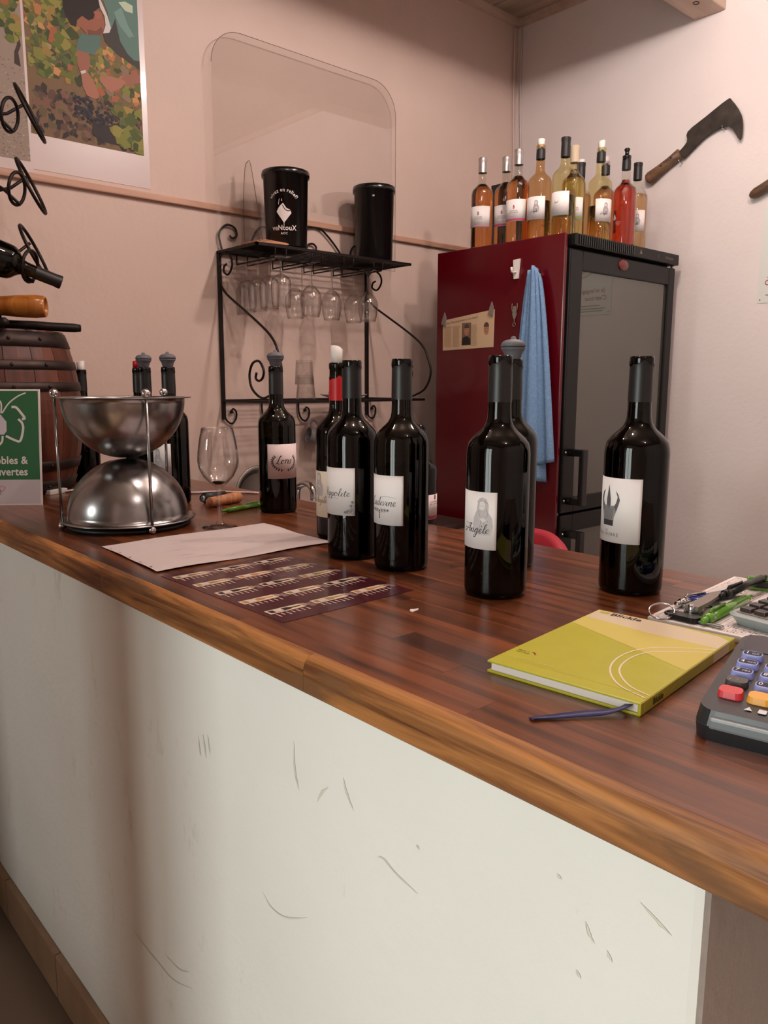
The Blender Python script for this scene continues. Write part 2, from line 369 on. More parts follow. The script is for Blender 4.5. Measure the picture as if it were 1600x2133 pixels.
wood('beam_wood', srgb(190, 164, 146), srgb(212, 190, 174), axis=0, scale=0.5, rough=0.6, tone=0.03)
wood('barrel_wood', srgb(54, 26, 18), srgb(112, 58, 38), axis=2, scale=0.5, rough=0.45, tone=0.25)
wood('handle_wood', srgb(72, 52, 38), srgb(124, 92, 66), axis=1, rough=0.55)
wood('turned_wood', srgb(140, 78, 26), srgb(190, 122, 52), axis=0, scale=0.6, rough=0.25, coat=0.5)
wood('cork_wood', srgb(150, 92, 58), srgb(196, 134, 90), axis=0, scale=2, rough=0.6)
wood('cork_board', srgb(186, 128, 92), srgb(206, 152, 116), axis=0, scale=3, rough=0.7)
pm('iron', srgb(30, 21, 17), 0.5, 0.5, noise=0.3, nscale=60); pm('hoop_iron', srgb(62, 50, 46), 0.5, 0.7, noise=0.3, nscale=30)
pm('rust_iron', srgb(66, 58, 52), 0.6, 0.5, noise=0.45, nscale=30)
pm('steel', srgb(160, 158, 158), 0.25, 1.0, noise=0.15, nscale=40); pm('chrome', srgb(205, 205, 205), 0.1, 1.0)
pm('brushed', srgb(150, 146, 140), 0.35, 1.0, noise=0.15, nscale=15)
pm('black_plastic', srgb(14, 13, 13), 0.22); pm('black_matte', srgb(26, 25, 25), 0.5); pm('fridge_black', srgb(13, 12, 12), 0.42, spec=0.35)
pm('fridge_red', srgb(88, 2, 16), 0.25, coat=0.15); pm('gasket', srgb(190, 186, 182), 0.6)
pm('white_plastic', srgb(226, 220, 214), 0.4); pm('paper', srgb(226, 216, 212), 0.65); pm('pale_paper', srgb(200, 186, 184), 0.5)
pm('label_paper', srgb(228, 222, 220), 0.6); pm('label_pink', srgb(222, 204, 202), 0.6); pm('label_cream', srgb(222, 208, 186), 0.6)
pm('capsule_black', srgb(24, 23, 23), 0.42, spec=0.5); pm('capsule_red', srgb(196, 24, 34), 0.35); pm('capsule_silver', srgb(186, 180, 178), 0.32, 0.9)
pm('capsule_beige', srgb(196, 178, 152), 0.5); pm('rubber_grey', srgb(92, 92, 98), 0.55); pm('rubber_dark', srgb(54, 52, 54), 0.6)
thin_glass('bottle_glass', (0.10, 0.085, 0.026, 1), 0.01, 1.5, gloss=0.72); thin_glass('tint_yellow', (0.90, 0.86, 0.62, 1)); thin_glass('tint_amber', (0.88, 0.70, 0.48, 1)); thin_glass('clear_glass', (0.978, 0.976, 0.972, 1), 0.02, 1.75, edge=(0.45, 0.42, 0.40, 1))
thin_glass('clear_bottle', (0.90, 0.90, 0.86, 1), 0.0, 1.5); thin_glass('plexi', (0.96, 0.955, 0.95, 1), 0.0, 1.5); thin_glass('window_glass', (0.97, 0.98, 0.97, 1), 0.0, 1.45)
pm('red_wine', (0.003, 0.0015, 0.0015, 1), 0.5, spec=0.0)
liquid('rose_amber', (0.88, 0.36, 0.13, 1)); liquid('rose_pale', (0.96, 0.66, 0.36, 1)); liquid('white_wine', (0.93, 0.86, 0.50, 1)); liquid('rose_red', (0.82, 0.10, 0.07, 1))
liquid('rose_orange', (0.92, 0.36, 0.16, 1)); liquid('wine_dreg', (0.35, 0.03, 0.03, 1))
mt, N, L, B = new_mat('door_glass'); B.inputs['Base Color'].default_value = srgb(70, 68, 58); B.inputs['Roughness'].default_value = 0.04; B.inputs['IOR'].default_value = 2.0
pm('towel', srgb(124, 158, 196), 0.9, noise=0.12, nscale=120, bump=0.5, bscale=300, spec=0.1)
pm('book_lime', srgb(180, 174, 44), 0.35, noise=0.05, nscale=30); pm('ribbon_blue', srgb(28, 26, 84), 0.5)
pm('burgundy', srgb(66, 16, 26), 0.3, coat=0.3); pm('green_sign', srgb(44, 98, 60), 0.4, coat=0.3)
pm('terminal_dark', srgb(40, 40, 44), 0.3); pm('terminal_grey', srgb(120, 128, 130), 0.35); pm('terminal_screen', srgb(20, 22, 40), 0.08)
pm('key_blue', srgb(150, 158, 220), 0.35); pm('key_red', srgb(206, 48, 56), 0.4); pm('key_yellow', srgb(226, 160, 50), 0.4); pm('key_dark', srgb(58, 50, 48), 0.4)
pm('calc_grey', srgb(150, 160, 160), 0.35); pm('calc_face', srgb(126, 112, 104), 0.5)
pm('pen_blue', srgb(28, 42, 120), 0.25, coat=0.5); pm('pen_green', srgb(96, 150, 44), 0.2, coat=0.5); pm('pen_black', srgb(18, 17, 18), 0.3)
pm('ceramic', srgb(196, 192, 188), 0.25); pm('mug_grey', srgb(140, 136, 138), 0.3); pm('pastry', srgb(150, 96, 58), 0.7, noise=0.3, nscale=60)
pm('stool_red', srgb(168, 34, 52), 0.6); pm('cable_white', srgb(214, 196, 190), 0.5); pm('newsprint', srgb(204, 176, 142), 0.8)
pm('poster_white', srgb(206, 188, 184), 0.3, coat=0.3); pm('painted_white', srgb(214, 206, 198), 0.5); pm('badge_red', srgb(110, 46, 42), 0.25)
pm('notice_white', srgb(210, 212, 206), 0.5); pm('tape_grey', srgb(128, 116, 108), 0.5)
M = MATS

# ---------------------------------------------------------------- the room
YB, XR, XL, YF, ZC, CT = 2.38, 2.927, -1.5, -1.9, 2.84, 1.0
fl = struct(MB().box((XL, YF, -0.08), (XR, YB, -0.006)).build('floor', M['grout']))
tile = MB().bbox((0.002, 0.002, -0.006), (0.328, 0.328, 0.0), 0.0025).mesh('tile', M['floor_tile'])
for i in range(6):
    for j in range(13):
        x = XL + i * 0.33; y = YF + j * 0.33
        if x + 0.33 < 0.47 and y + 0.328 < YB: link('tile', tile, fl, (x, y, 0))
back = struct(MB().box((XL - 0.1, YB, 0), (XR + 0.1, YB + 0.1, ZC)).build('wall_back', M['wall_plaster']))
struct(MB().box((XR, YF, 0), (XR + 0.1, YB, ZC)).build('wall_right', M['wall_light']))
struct(MB().box((XL, YF - 0.1, 0), (XR + 0.1, YF, ZC)).build('wall_front', M['wall_light']))
# unseen opposite wall: glazed door and narrow window placed to shape the daylight
wl = MB()
for y0, y1, z0, z1 in ((YF, -0.1, 0, ZC), (-0.1, 0.95, 2.15, ZC), (0.95, 1.62, 0, ZC), (1.62, 1.98, 2.1, ZC), (1.62, 1.98, 0, 0.35), (1.98, YB, 0, ZC)):
    wl.box((XL - 0.12, y0, z0), (XL, y1, z1))
struct(wl.build('wall_left', M['wall_light']))
def glazing(name, y0, y1, z0, z1, bars_y, bars_z):
    f = MB(); x0, x1 = XL - 0.09, XL - 0.04
    for a, b, c, d in ((y0, y0 + 0.06, z0, z1), (y1 - 0.06, y1, z0, z1), (y0, y1, z0, z0 + 0.08), (y0, y1, z1 - 0.06, z1)): f.box((x0, a, c), (x1, b, d))
    for y in bars_y: f.box((x0, y - 0.02, z0), (x1, y + 0.02, z1))
    for z in bars_z: f.box((x0, y0, z - 0.02), (x1, y1, z + 0.02))
    o = struct(f.build(name, M['painted_white']))
    ys = [y0 + 0.06] + list(bars_y) + [y1 - 0.06]; zs = [z0 + 0.08] + list(bars_z) + [z1 - 0.06]
    for a, b in zip(ys, ys[1:]):
        for c, d in zip(zs, zs[1:]): MB().box((XL - 0.067, a, c), (XL - 0.063, b, d)).build('pane', M['window_glass'], o)
glazing('door_1', -0.1, 0.95, 0.0, 2.15, (0.42,), (0.75,)); glazing('window_1', 1.62, 1.98, 0.35, 2.1, (1.8,), (1.0,))
ce = struct(MB().box((XL - 0.1, YF - 0.1, ZC + 0.02), (XR + 0.1, YB + 0.1, ZC + 0.1)).build('ceiling', M['ceiling_wood']))
xb = XR
while xb > XL:
    MB().box((max(XL, xb - 0.196), YF, ZC), (xb, YB, ZC + 0.019)).build('ceiling_board', M['ceiling_wood'], ce); xb -= 0.2
struct(MB().box((XL, YB - 0.022, ZC - 0.03), (XR, YB, ZC)).build('trim_1', M['beam_wood']))
struct(MB().box((XR - 0.022, YF, ZC - 0.03), (XR, YB - 0.022, ZC)).build('trim_2', M['beam_wood']))
struct(MB().bbox((XL, YB - 0.016, 1.832), (XR, YB, 1.852), 0.003).build('trim_3', M['rail_wood']))
bm_ = MB().bbox((XL, 1.443, 2.588), (XR, 1.56, 2.80), 0.006).build('ceiling_beam', M['beam_wood']); struct(bm_)
MB().tube([(2.80 + 0.012 * cos(t), 1.49 + 0.009 * sin(t), 2.5875) for t in [k * pi / 8 for k in range(16)]], 0.0016, 5, True).build('bolt_ring', M['rust_iron'], bm_)

# ---------------------------------------------------------------- bar counter
bc = thing('bar_counter', 'white plastered bar counter base under the brown wooden worktop', 'counter', (0, 0, 0))
MB().bbox((0.472, 0.205, 0.0), (1.04, YB - 0.002, 0.96), 0.008).build('plaster_body', M['counter_plaster'], bc)
# scratches and scuffs in the plaster
SCUFF = [[(0.898, 0.81), (0.8923, 0.7811)], [(0.8846, 0.8161), (0.8767, 0.7836)], [(0.8717, 0.8193), (0.8658, 0.7945)], [(0.675, 0.8803), (0.6741, 0.849), (0.6674, 0.8257)], [(0.5874, 0.8722), (0.582, 0.8584), (0.5712, 0.8426)], [(0.6335, 0.8256), (0.623, 0.8413), (0.6127, 0.851)], [(0.5347, 0.8082), (0.5239, 0.8109), (0.5098, 0.805), (0.4762, 0.7986)], [(1.1628, 0.3815), (1.1271, 0.3709), (1.0578, 0.369), (1.0091, 0.3699), (0.9466, 0.3936)], [(1.0303, 0.3984), (0.983, 0.4027), (0.9519, 0.4181)], [(0.7464, 0.6561), (0.7289, 0.646), (0.6984, 0.6489), (0.6547, 0.6733)], [(0.4781, 0.8482), (0.4755, 0.8446)], [(0.2508, 0.9117), (0.2374, 0.9041), (0.2263, 0.8993)], [(0.2945, 0.8719), (0.2907, 0.8639), (0.2862, 0.8585)], [(0.2751, 0.859), (0.2706, 0.8518)], [(0.3221, 0.898), (0.3174, 0.8954)], [(0.3008, 0.8269), (0.2962, 0.8215)]]
P = Print(lambda u, v, d=0.0: (0.4718 - d, u, v))
for s_ in SCUFF:
    pts = smooth_path([(a, b_, 0) for a, b_ in s_], 4); P.stroke([(p.x + random.uniform(-.0006, .0006), p.y) for p in pts], 0.0024, (212, 209, 197), 0.0003, taper=True)
    P.stroke([(p.x + .0015, p.y + random.uniform(-.001, .001)) for p in pts[1:]], 0.0009, (196, 191, 176), 0.0004, taper=True)
P.build('scuff_marks', bc)['kind'] = 'stuff'
for y0 in [0.21 + 0.33 * k for k in range(6)]:
    MB().bbox((0.458, y0, 0.0), (0.472, min(y0 + 0.328, YB - 0.01), 0.105), 0.003).build('skirting', M['skirting_tile'], bc)
wt = thing('worktop', 'long brown butcher-block worktop with a worn front edge', 'worktop', (0, 0, CT - 0.04))
rows = 15; LIP = 0.016; wrow = (1.082 - 0.448 - LIP) / (rows - 1)
for rI in range(rows):
    y = -0.45 - random.random() * 0.3; x0 = 0.448 + LIP + (rI - 1) * wrow if rI else 0.448
    while y < YB - 0.004:
        L_ = 0.28 + random.random() * 0.45
        a, b = max(y, -0.45), min(y + L_, YB - 0.003)
        if YB - b < 0.1: b = YB - 0.003
        if b - a > 0.02:
            if rI == 0:
                n = max(2, int((b - a) / 0.03)); vs = []; fs = []; k = 8
                for i in range(n + 1):
                    yy = a + 0.0002 + (b - a - 0.0004) * i / n
                    w1 = 0.0010 * sin(yy * 21) + 0.0008 * sin(yy * 53 + 1); w2 = 0.0022 * sin(yy * 15 + 2) + 0.0016 * sin(yy * 41)
                    if i in (0, n): w1 *= 1; w2 *= 1
                    pr = [(x0 + LIP - 0.0001, 0), (x0 + 0.002, 0), (x0, 0.003), (x0, 0.026 + w2), (x0 + 0.0022, 0.033 + w2 * 0.5), (x0 + 0.0065 + w1, 0.038), (x0 + 0.0125 + w1, 0.04), (x0 + LIP - 0.0001, 0.04)]
                    vs += [(p, yy, q) for p, q in pr]
                for i in range(n):
                    for j in range(k): fs.append((i * k + j, (i + 1) * k + j, (i + 1) * k + (j + 1) % k, i * k + (j + 1) % k))
                fs += [tuple(range(k)), tuple(n * k + j for j in range(k))[::-1]]
                MB().add(vs, fs).build('edge_lipping', M['front_stave'], wt)
            else:
                MB().box((x0 + 0.0001, a + 0.0001, 0), (x0 + wrow - 0.0001, b - 0.0001, 0.04)).build('stave', M['stave'], wt)
        y += L_
# added blocker in cabinet form, out of view, shading the counter panel
tc_ = thing('shade_cabinet', 'added unseen wooden cabinet blocking daylight between the glazed door and the window', 'cabinet', (-0.80, 1.02, 0))
MB().bbox((-0.69, -0.17, 0.05), (0.66, 0.17, 2.05), .006).build('carcass', M['handle_wood'], tc_)
for x in (-.66, -.02): MB().bbox((x, -0.19, 0.09), (x + .61, -0.171, 2.0), .004).build('door_leaf', M['handle_wood'], tc_)
MB().box((-.66, -.15, 0), (.59, .15, .05)).build('plinth', M['black_matte'], tc_)
# low white bench in the corner beside the counter
lb = thing('low_bench', 'low white-topped bench against the wall beside the counter end', 'bench', (0.0, 0, 0))
MB().bbox((-0.75, 1.93, 0.44), (0.43, 2.37, 0.475), 0.004).build('seat_board', M['painted_white'], lb)
for x in (-0.72, 0.39):
    MB().bbox((x - 0.02, 1.97, 0.0), (x + 0.02, 2.33, 0.44), 0.003).build('leg', M['painted_white'], lb)

# ---------------------------------------------------------------- posters on the back wall
wallmap = lambda u, v, d=0.0: (u, YB - 0.0012 - d, v)
po = thing('vineyard_poster', 'poster of a man in a green shirt picking grapes among vine leaves', 'poster', (0.95, YB, 1.86))
def local(o, f):
    c = Vector(o.location); return lambda u, v, d=0.0: Vector(f(u, v, d)) - c
MB().box((0.79 - 0.95, -0.0012, 0.006), (1.162 - 0.95, 0, 0.80)).build('sheet', M['poster_white'], po)
P = Print(local(po, wallmap))
P.rect(0.812, 1.96, 1.145, 2.62, (118, 92, 62), 0.0004)
def leaf(P, u, v, r, col, d):
    a0 = random.random() * 6.28; n = 9; asp = 0.55 + random.random() * 0.4; q = random.random() * 3.1
    pts = []
    for i in range(n):
        t = a0 + 2 * pi * i / n; rr = r * (1.0 + 0.28 * (1 if i % 2 else -1) * random.random())
        x = rr * cos(t); y = rr * sin(t) * asp
        pts.append((min(max(u + x * cos(q) - y * sin(q), 0.813), 1.144), max(v + x * sin(q) + y * cos(q), 1.961)))
    P.poly(pts, col, d)
GREENS = [(96, 106, 40), (74, 88, 34), (122, 124, 52), (140, 132, 62), (60, 70, 30), (110, 100, 44), (86, 96, 52)]
FALL = [(176, 116, 70), (160, 92, 60), (196, 140, 84), (150, 120, 60)]
DARKS = [(48, 38, 30), (38, 30, 34), (64, 48, 38), (92, 64, 52)]
for i in range(240): leaf(P, 0.82 + random.random() * 0.32, 1.97 + random.random() * 0.12, 0.005 + random.random() * 0.009, random.choice(DARKS + [(120, 84, 68), (96, 82, 56)]), 0.0005 + i * 2e-6)
for i in range(330):
    u = 0.82 + random.random() * 0.14; v = 2.12 + random.random() * 0.36
    if u > 0.90 and v < 2.2 and random.random() < 0.5: continue
    leaf(P, u, v, 0.006 + random.random() * 0.013, random.choice(GREENS * 3 + FALL + [(150, 140, 96), (52, 60, 34)]), 0.0009 + i * 2e-6)
for i in range(110): leaf(P, 0.99 + random.random() * 0.15, 2.10 + random.random() * 0.14, 0.005 + random.random() * 0.010, random.choice(GREENS + FALL + [(134, 110, 86)]), 0.0009 + i * 2e-6)
FC = {'shirt': (92, 122, 112), 'shirtfold': (116, 146, 136), 'vest': (62, 58, 50), 'arm2': (150, 98, 78), 'hand2': (166, 110, 88), 'sleeve': (84, 112, 102), 'forearm': (150, 96, 76),
      'hand': (164, 108, 86), 'watch': (206, 200, 190), 'face': (150, 92, 70), 'jawshade': (118, 70, 54), 'hair': (40, 26, 22), 'ear': (160, 96, 76), 'collar': (206, 196, 194), 'basket': (44, 36, 36), 'wleaf': (184, 196, 170)}
d = 0.0014
for k in ('basket', 'arm2', 'hand2', 'shirt', 'shirtfold', 'vest', 'sleeve', 'forearm', 'hand', 'watch', 'face', 'jawshade', 'hair', 'ear', 'collar', 'wleaf'):
    P.poly([(min(a, 1.144), b) for a, b in FIG[k]], FC[k], d); d += 0.00003
for i in range(90):
    u, v = (0.94 + random.random() * 0.05, 2.03 + random.random() * 0.055) if i < 50 else (1.0 + random.random() * 0.06, 2.02 + random.random() * 0.04)
    P.poly([(u + 0.0045 * cos(t), v + 0.0045 * sin(t)) for t in [k * pi / 4 for k in range(8)]], random.choice([(34, 30, 44), (50, 44, 60), (24, 22, 32)]), d + i * 1e-6)
for i in range(46): leaf(P, 1.06 + random.random() * 0.08, 1.975 + random.random() * 0.11, 0.010 + random.random() * 0.014, random.choice(GREENS + [(150, 130, 60)]), d + 0.0002 + i * 2e-6)
P.build('photo_print', po)
po2 = thing('vineyard_poster', 'poster of gnarled vines above dry grey ground, overlapping the picker poster', 'poster', (0.6, YB, 1.86))
MB().box((0.36 - 0.6, -0.006, -0.006), (0.812 - 0.6, -0.0025, 0.80)).build('sheet', M['poster_white'], po2)
P = Print(local(po2, lambda u, v, d=0.0: (u, YB - 0.0062 - d, v)))
P.rect(0.37, 1.882, 0.805, 2.62, (150, 132, 118), 0.0002)
for i in range(330):
    u = 0.66 + random.random() * 0.14; v = 1.886 + random.random() * 0.25
    P.poly([(u, v), (u + 0.006, v + 0.001), (u + 0.004, v + 0.004)], random.choice([(176, 160, 144), (128, 110, 98), (164, 144, 130), (112, 98, 82)]), 0.0003 + i * 1e-6)
P.poly([(0.78, 2.13), (0.796, 2.125), (0.792, 2.16), (0.80, 2.18), (0.795, 2.21), (0.784, 2.22), (0.79, 2.18), (0.782, 2.16)], (58, 44, 36), 0.0008)
for i in range(120):
    u = 0.68 + random.random() * 0.118; v = 2.19 + random.random() * 0.14
    pts = [(min(u + 0.014 * cos(t) * (0.7 + 0.4 * random.random()), 0.804), v + 0.011 * sin(t)) for t in [k * pi / 4 for k in range(8)]]
    P.poly(pts, random.choice(GREENS + FALL), 0.001 + i * 2e-6)
P.build('photo_print', po2)

# ---------------------------------------------------------------- bottles
BPROF = [(r * (1.067 if z < 0.2 else 1 + 0.067 * max(0.0, (0.235 - z) / 0.035)), z) for r, z in [(0.012, 0.004), (0.030, 0.0), (0.0345, 0.001), (0.0368, 0.004), (0.0375, 0.010), (0.0375, 0.186), (0.0369, 0.193), (0.0353, 0.2000), (0.0318, 0.2062), (0.0274, 0.2112), (0.0228, 0.2158), (0.0190, 0.2205), (0.0165, 0.2260), (0.0153, 0.2330), (0.0149, 0.2450), (0.0146, 0.280), (0.0143, 0.2985), (0.0152, 0.3005), (0.0154, 0.3075), (0.0146, 0.3105), (0.0105, 0.3105), (0.0100, 0.300)]]
def body_prof(rs=1.0): return [(r * rs if z < 0.2 else r * (1 + (rs - 1) * max(0, (0.24 - z) / 0.04)), z) for r, z in BPROF]
MESH = {}
def shared(key, fn):
    if key not in MESH: MESH[key] = fn()
    return MESH[key]
def wine_mesh(level, mat):
    prof = [(max(r - (0.003 if z > 0.19 else 0.0022), 0.001), max(z, 0.004 + z * 0.3)) for r, z in BPROF if z < level - 0.004]
    # interpolate radius at the fill level
    for (r0, z0), (r1, z1) in zip(BPROF, BPROF[1:]):
        if z0 <= level <= z1: rl = r0 + (r1 - r0) * (level - z0) / max(z1 - z0, 1e-6)
    prof.append((rl - 0.003, level)); prof.append((0.0005, level))
    return MB().lathe(prof, 40).mesh('wine', mat)
def capsule_mesh(z0, z1, mat, top=False, torn=True):
    b = MB(); n = 32
    def rad(z):
        for (r0, za), (r1, zb) in zip(BPROF, BPROF[1:]):
            if za <= z <= zb: return r0 + (r1 - r0) * (z - za) / max(zb - za, 1e-6)
        return 0.0154
    zs = [z0 + (z1 - z0) * k / 10 for k in range(11)]
    vs = []; fs = []
    for k, z in enumerate(zs):
        for i in range(n):
            a = 2 * pi * i / n; zz = z
            if k == 10 and torn: zz = z + 0.0028 * sin(3 * a + 1) + 0.0015 * sin(7 * a)
            r = max(rad(min(zz, 0.3072)), rad(z)) + 0.0006; vs.append((r * cos(a), r * sin(a), zz))
    for k in range(10):
        for i in range(n): fs.append((k * n + i, k * n + (i + 1) % n, (k + 1) * n + (i + 1) % n, (k + 1) * n + i))
    b.add(vs, fs, True)
    if top: b.lathe([(rad(min(z1, .3072)) + 0.0006, z1), (0.0150, z1 + 0.0022), (0.001, z1 + 0.0028)], n)
    return b.mesh('capsule', mat)
def stopper_meshes():
    a = MB().lathe([(0.009, 0.300), (0.0105, 0.3105), (0.0125, 0.314), (0.0130, 0.318), (0.0165, 0.324), (0.0180, 0.3262), (0.0180, 0.3275)], 32).mesh('stopper_neck', M['rubber_grey'])
    b = MB().lathe([(0.0172, 0.3275), (0.0172, 0.3288)], 32).mesh('seal_ring', M['rubber_dark'])
    c = MB().lathe([(0.0178, 0.3288), (0.0186, 0.3305), (0.0168, 0.3345), (0.0138, 0.3375), (0.0080, 0.3392), (0.0042, 0.3398), (0.0040, 0.3425), (0.0022, 0.3438), (0.0005, 0.344)], 32).mesh('stopper_cap', M['rubber_grey'])
    return a, b, c
def add_stopper(o):
    a, b, c = shared('stop', stopper_meshes)
    n = link('stopper', a, o); link('seal_ring', b, n); link('stopper_cap', c, n)
def add_label(o, r, a0, a1, z0, z1, mat, draw=None):
    """paper label wrapped on the body between two angles (degrees), with its print as a sub-part"""
    A0, A1 = radians(a0), radians(a1); n = 24; vs = []; fs = []
    for i in range(n + 1):
        t = A0 + (A1 - A0) * i / n
        for rr in (r + 0.0001, r + 0.0004):
            for z in (z0, z1): vs.append((rr * cos(t), rr * sin(t), z))
    for i in range(n):
        b = 4 * i; fs += [(b + 2, b + 6, b + 7, b + 3), (b + 4, b, b + 1, b + 5), (b + 3, b + 7, b + 5, b + 1), (b, b + 4, b + 6, b + 2)]
    fs += [(0, 2, 3, 1), (4 * n, 4 * n + 1, 4 * n + 3, 4 * n + 2)]
    lb = MB().add(vs, fs, True).build('label', mat, o)
    if draw:
        P = Print(cylmap(r + 0.0005, 0.0), 0.0025); P.d = 0.00006; draw(P, r); P.build('label_print', lb)
    return lb
INK = (52, 48, 50)
def bottle(label, loc, rz, group=None, level=0.20, wine='red_wine', glass='bottle_glass', cap='black', stopper=False, lab=None, rs=1.0, cat='bottle', name='wine_bottle', hs=1.0):
    o = thing(name, label, cat, loc, rz, group)
    link('glass', shared(('g', glass, rs), lambda: MB().lathe(body_prof(rs), 48, close=False).mesh('glass', M[glass])), o)
    link('wine', shared(('w', wine, level), lambda: wine_mesh(level, M[wine])), o)
    if cap == 'black': link('capsule', shared('cb', lambda: capsule_mesh(0.252, 0.3012, M['capsule_black'])), o)
    elif cap == 'tall_black': link('capsule', shared('ctb', lambda: capsule_mesh(0.252, 0.3095, M['capsule_black'], True, False)), o)
    elif cap == 'red': link('capsule', shared('cr', lambda: capsule_mesh(0.245, 0.284, M['capsule_red'])), o)
    elif cap == 'silver': link('capsule', shared('cs', lambda: capsule_mesh(0.262, 0.3095, M['capsule_silver'], True, False)), o)
    elif cap == 'beige': link('capsule', shared('cg', lambda: capsule_mesh(0.258, 0.3095, M['capsule_beige'], True, False)), o)
    elif cap == 'short_black': link('capsule', shared('csb', lambda: capsule_mesh(0.266, 0.2985, M['capsule_black'])), o)
    if stopper: add_stopper(o)
    if lab: add_label(o, 0.0375 * 1.067 * rs, *lab)
    if hs != 1.0: o.scale = (1, 1, hs)
    return o
def drip_sheet(o, ang, h=0.022, mat='white_plastic', slant=0.0):
    """rolled pouring sheet standing out of the bottle mouth"""
    n = 14; vs = []; fs = []
    for i in range(n + 1):
        a = radians(ang) - 1.9 + 3.8 * i / n; t = i / n
        vs += [(0.0102 * cos(a), 0.0102 * sin(a), 0.296), (0.0120 * cos(a), 0.0120 * sin(a), 0.3105 + h * (1 - abs(2 * t - 1) ** 3 * 0.25) + slant * (t - 0.5))]
    for i in range(n): fs.append((2 * i, 2 * i + 2, 2 * i + 3, 2 * i + 1))
    ob = MB().add(vs, fs, True).build('pouring_sheet', M[mat], o)
    ob.modifiers.new('thickness', 'SOLIDIFY').thickness = 0.0006
    return ob
def D(r, deg): return r * radians(deg)       # arc length on the label for an angle

def draw_coul(P, r):
    g1, g2, g3 = (96, 92, 94), (140, 136, 136), (58, 54, 56)
    c = D(r, -50); z = 0.092
    body = [(-.0085, 0), (.0085, 0), (.0095, .012), (.0125, .02), (.015, .028), (.017, .036), (.0145, .044), (.0105, .048), (.0135, .040), (.012, .032), (.0085, .028), (.0035, .027),
            (.0035, .036), (.0015, .048), (0, .054), (-.0015, .048), (-.0035, .036), (-.0035, .027), (-.0075, .028), (-.0115, .034), (-.0105, .042), (-.0075, .048), (-.0125, .045), (-.0155, .037), (-.0135, .026), (-.0105, .012)]
    b = MB()
    P.poly([(c + u * 1.05, z + v * .96) for u, v in body[0:1] + body[1:4] + [(0.0085, .028), (.0035, .027), (-.0035, .027), (-.0075, .028)] + body[24:]], g2, 0.0001)
    P.poly([(c + u * 1.05, z + v * .96) for u, v in [(.0085, .026), (.0125, .02), (.015, .028), (.017, .036), (.0145, .044), (.0105, .049), (.0138, .040), (.012, .032)]], g1, 0.0001)
    P.poly([(c + u * 1.05, z + v * .96) for u, v in [(-.0075, .026), (-.0115, .034), (-.0105, .042), (-.0075, .049), (-.0125, .045), (-.0155, .037), (-.0135, .026), (-.0105, .018)]], g1, 0.0001)
    P.poly([(c + u * 1.05, z + v * .96) for u, v in [(-.0035, .024), (.0035, .024), (.0035, .036), (.0015, .048), (0, .056), (-.0015, .048), (-.0035, .036)]], g1, 0.0001)
    P.rect(c - .0090, z, c + .0090, z + .0075, g3, 0.00012)
    for k in range(9):
        u = -.006 + k * .0015; P.stroke([(c + u * 1.1, z + .008), (c + u * 1.2, z + .014), (c + u * 1.5, z + .024)], .0005, g3, 0.00014)
    for k in range(6): P.stroke([(c - .0028, z + .026 + k * .0022), (c + .0028, z + .0265 + k * .0022)], .0006, g3, 0.00014)
    P.text('LA', c - .002, 0.0843, .0042, (120, 114, 116), 'CENTER', 0.0001)
    P.text('COULOUBRE', c - .004, 0.0785, .0062, (104, 98, 100), 'CENTER', 0.0001, spacing=1.28)
    P.rect(c - .006, .0768, c + .006, .0770, (170, 164, 160), 0.0001)
def draw_saint(P, c, z, s, g=((190, 184, 184), (160, 154, 155), (140, 134, 136))):
    w = lambda pts: [(c + u * s, z + v * s) for u, v in pts]
    P.poly(w([(-.012, 0), (.012, 0), (.0155, .012), (.0145, .024), (.009, .032), (.0095, .042), (.0065, .050), (0, .0525), (-.0055, .050), (-.0075, .042), (-.0085, .034), (-.0135, .024), (-.015, .012)]), g[0], 0.00010)
    P.poly(w([(-.0045, .036), (.001, .0345), (.004, .038), (.0042, .044), (.001, .047), (-.0035, .046)]), (222, 216, 214), 0.00012)
    P.stroke(w([(-.0075, .046), (-.002, .0485), (.004, .0475), (.0078, .044)]), .0016 * s, g[1], 0.00013)
    for a in ([(-.0145, .014), (-.008, .02), (0, .022), (.008, .02), (.0145, .014)], [(-.006, .034), (-.003, .026), (.003, .025)], [(-.013, .006), (-.006, .011), (-.004, .0005)], [(.012, .006), (.006, .011), (.004, .0005)],
              [(.006, .036), (.0085, .03), (.006, .024)], [(-.001, .022), (-.003, .012), (-.002, .002)], [(.002, .022), (.004, .012), (.003, .002)]):
        P.stroke(w(a), .0011 * s, g[1], 0.00013)
    P.poly(w([(-.004, .022), (.002, .0245), (.006, .021), (.002, .018)]), (216, 210, 208), 0.00014)
    P.stroke(w([(-.0025, .0405), (-.0012, .0407)]), .0007 * s, g[2], 0.00015); P.stroke(w([(.001, .0405), (.0024, .0407)]), .0007 * s, g[2], 0.00015)
def draw_angele(P, r):
    draw_saint(P, D(r, -27), 0.0845, 0.93)
    n = word_len("Angèle", .0058, 1.2)
    script_word(P, "Angèle", D(r, -14) - n, 0.0870, .0058, INK, .0006, 0.35, 1.2, 0.0003)
    P.text('Domaine de', D(r, -66), 0.0975, .0026, (120, 114, 116), 'LEFT', 0.0002)
def scroll(P, c, z, s, flip=1, col=INK, w=.00045):
    for k, (a, b, q) in enumerate(((0, 0, 1), (.5, .25, .7), (.2, .6, .6))):
        pts = []
        for i in range(26):
            t = i / 25; rr = s * q * (1 - t) ; an = 5.2 * t * pi / 1.6
            pts.append((c + flip * (a * s + rr * cos(an)), z + b * s + rr * sin(an) * .8))
        P.stroke(pts, w, col, 0.00012, taper=True)
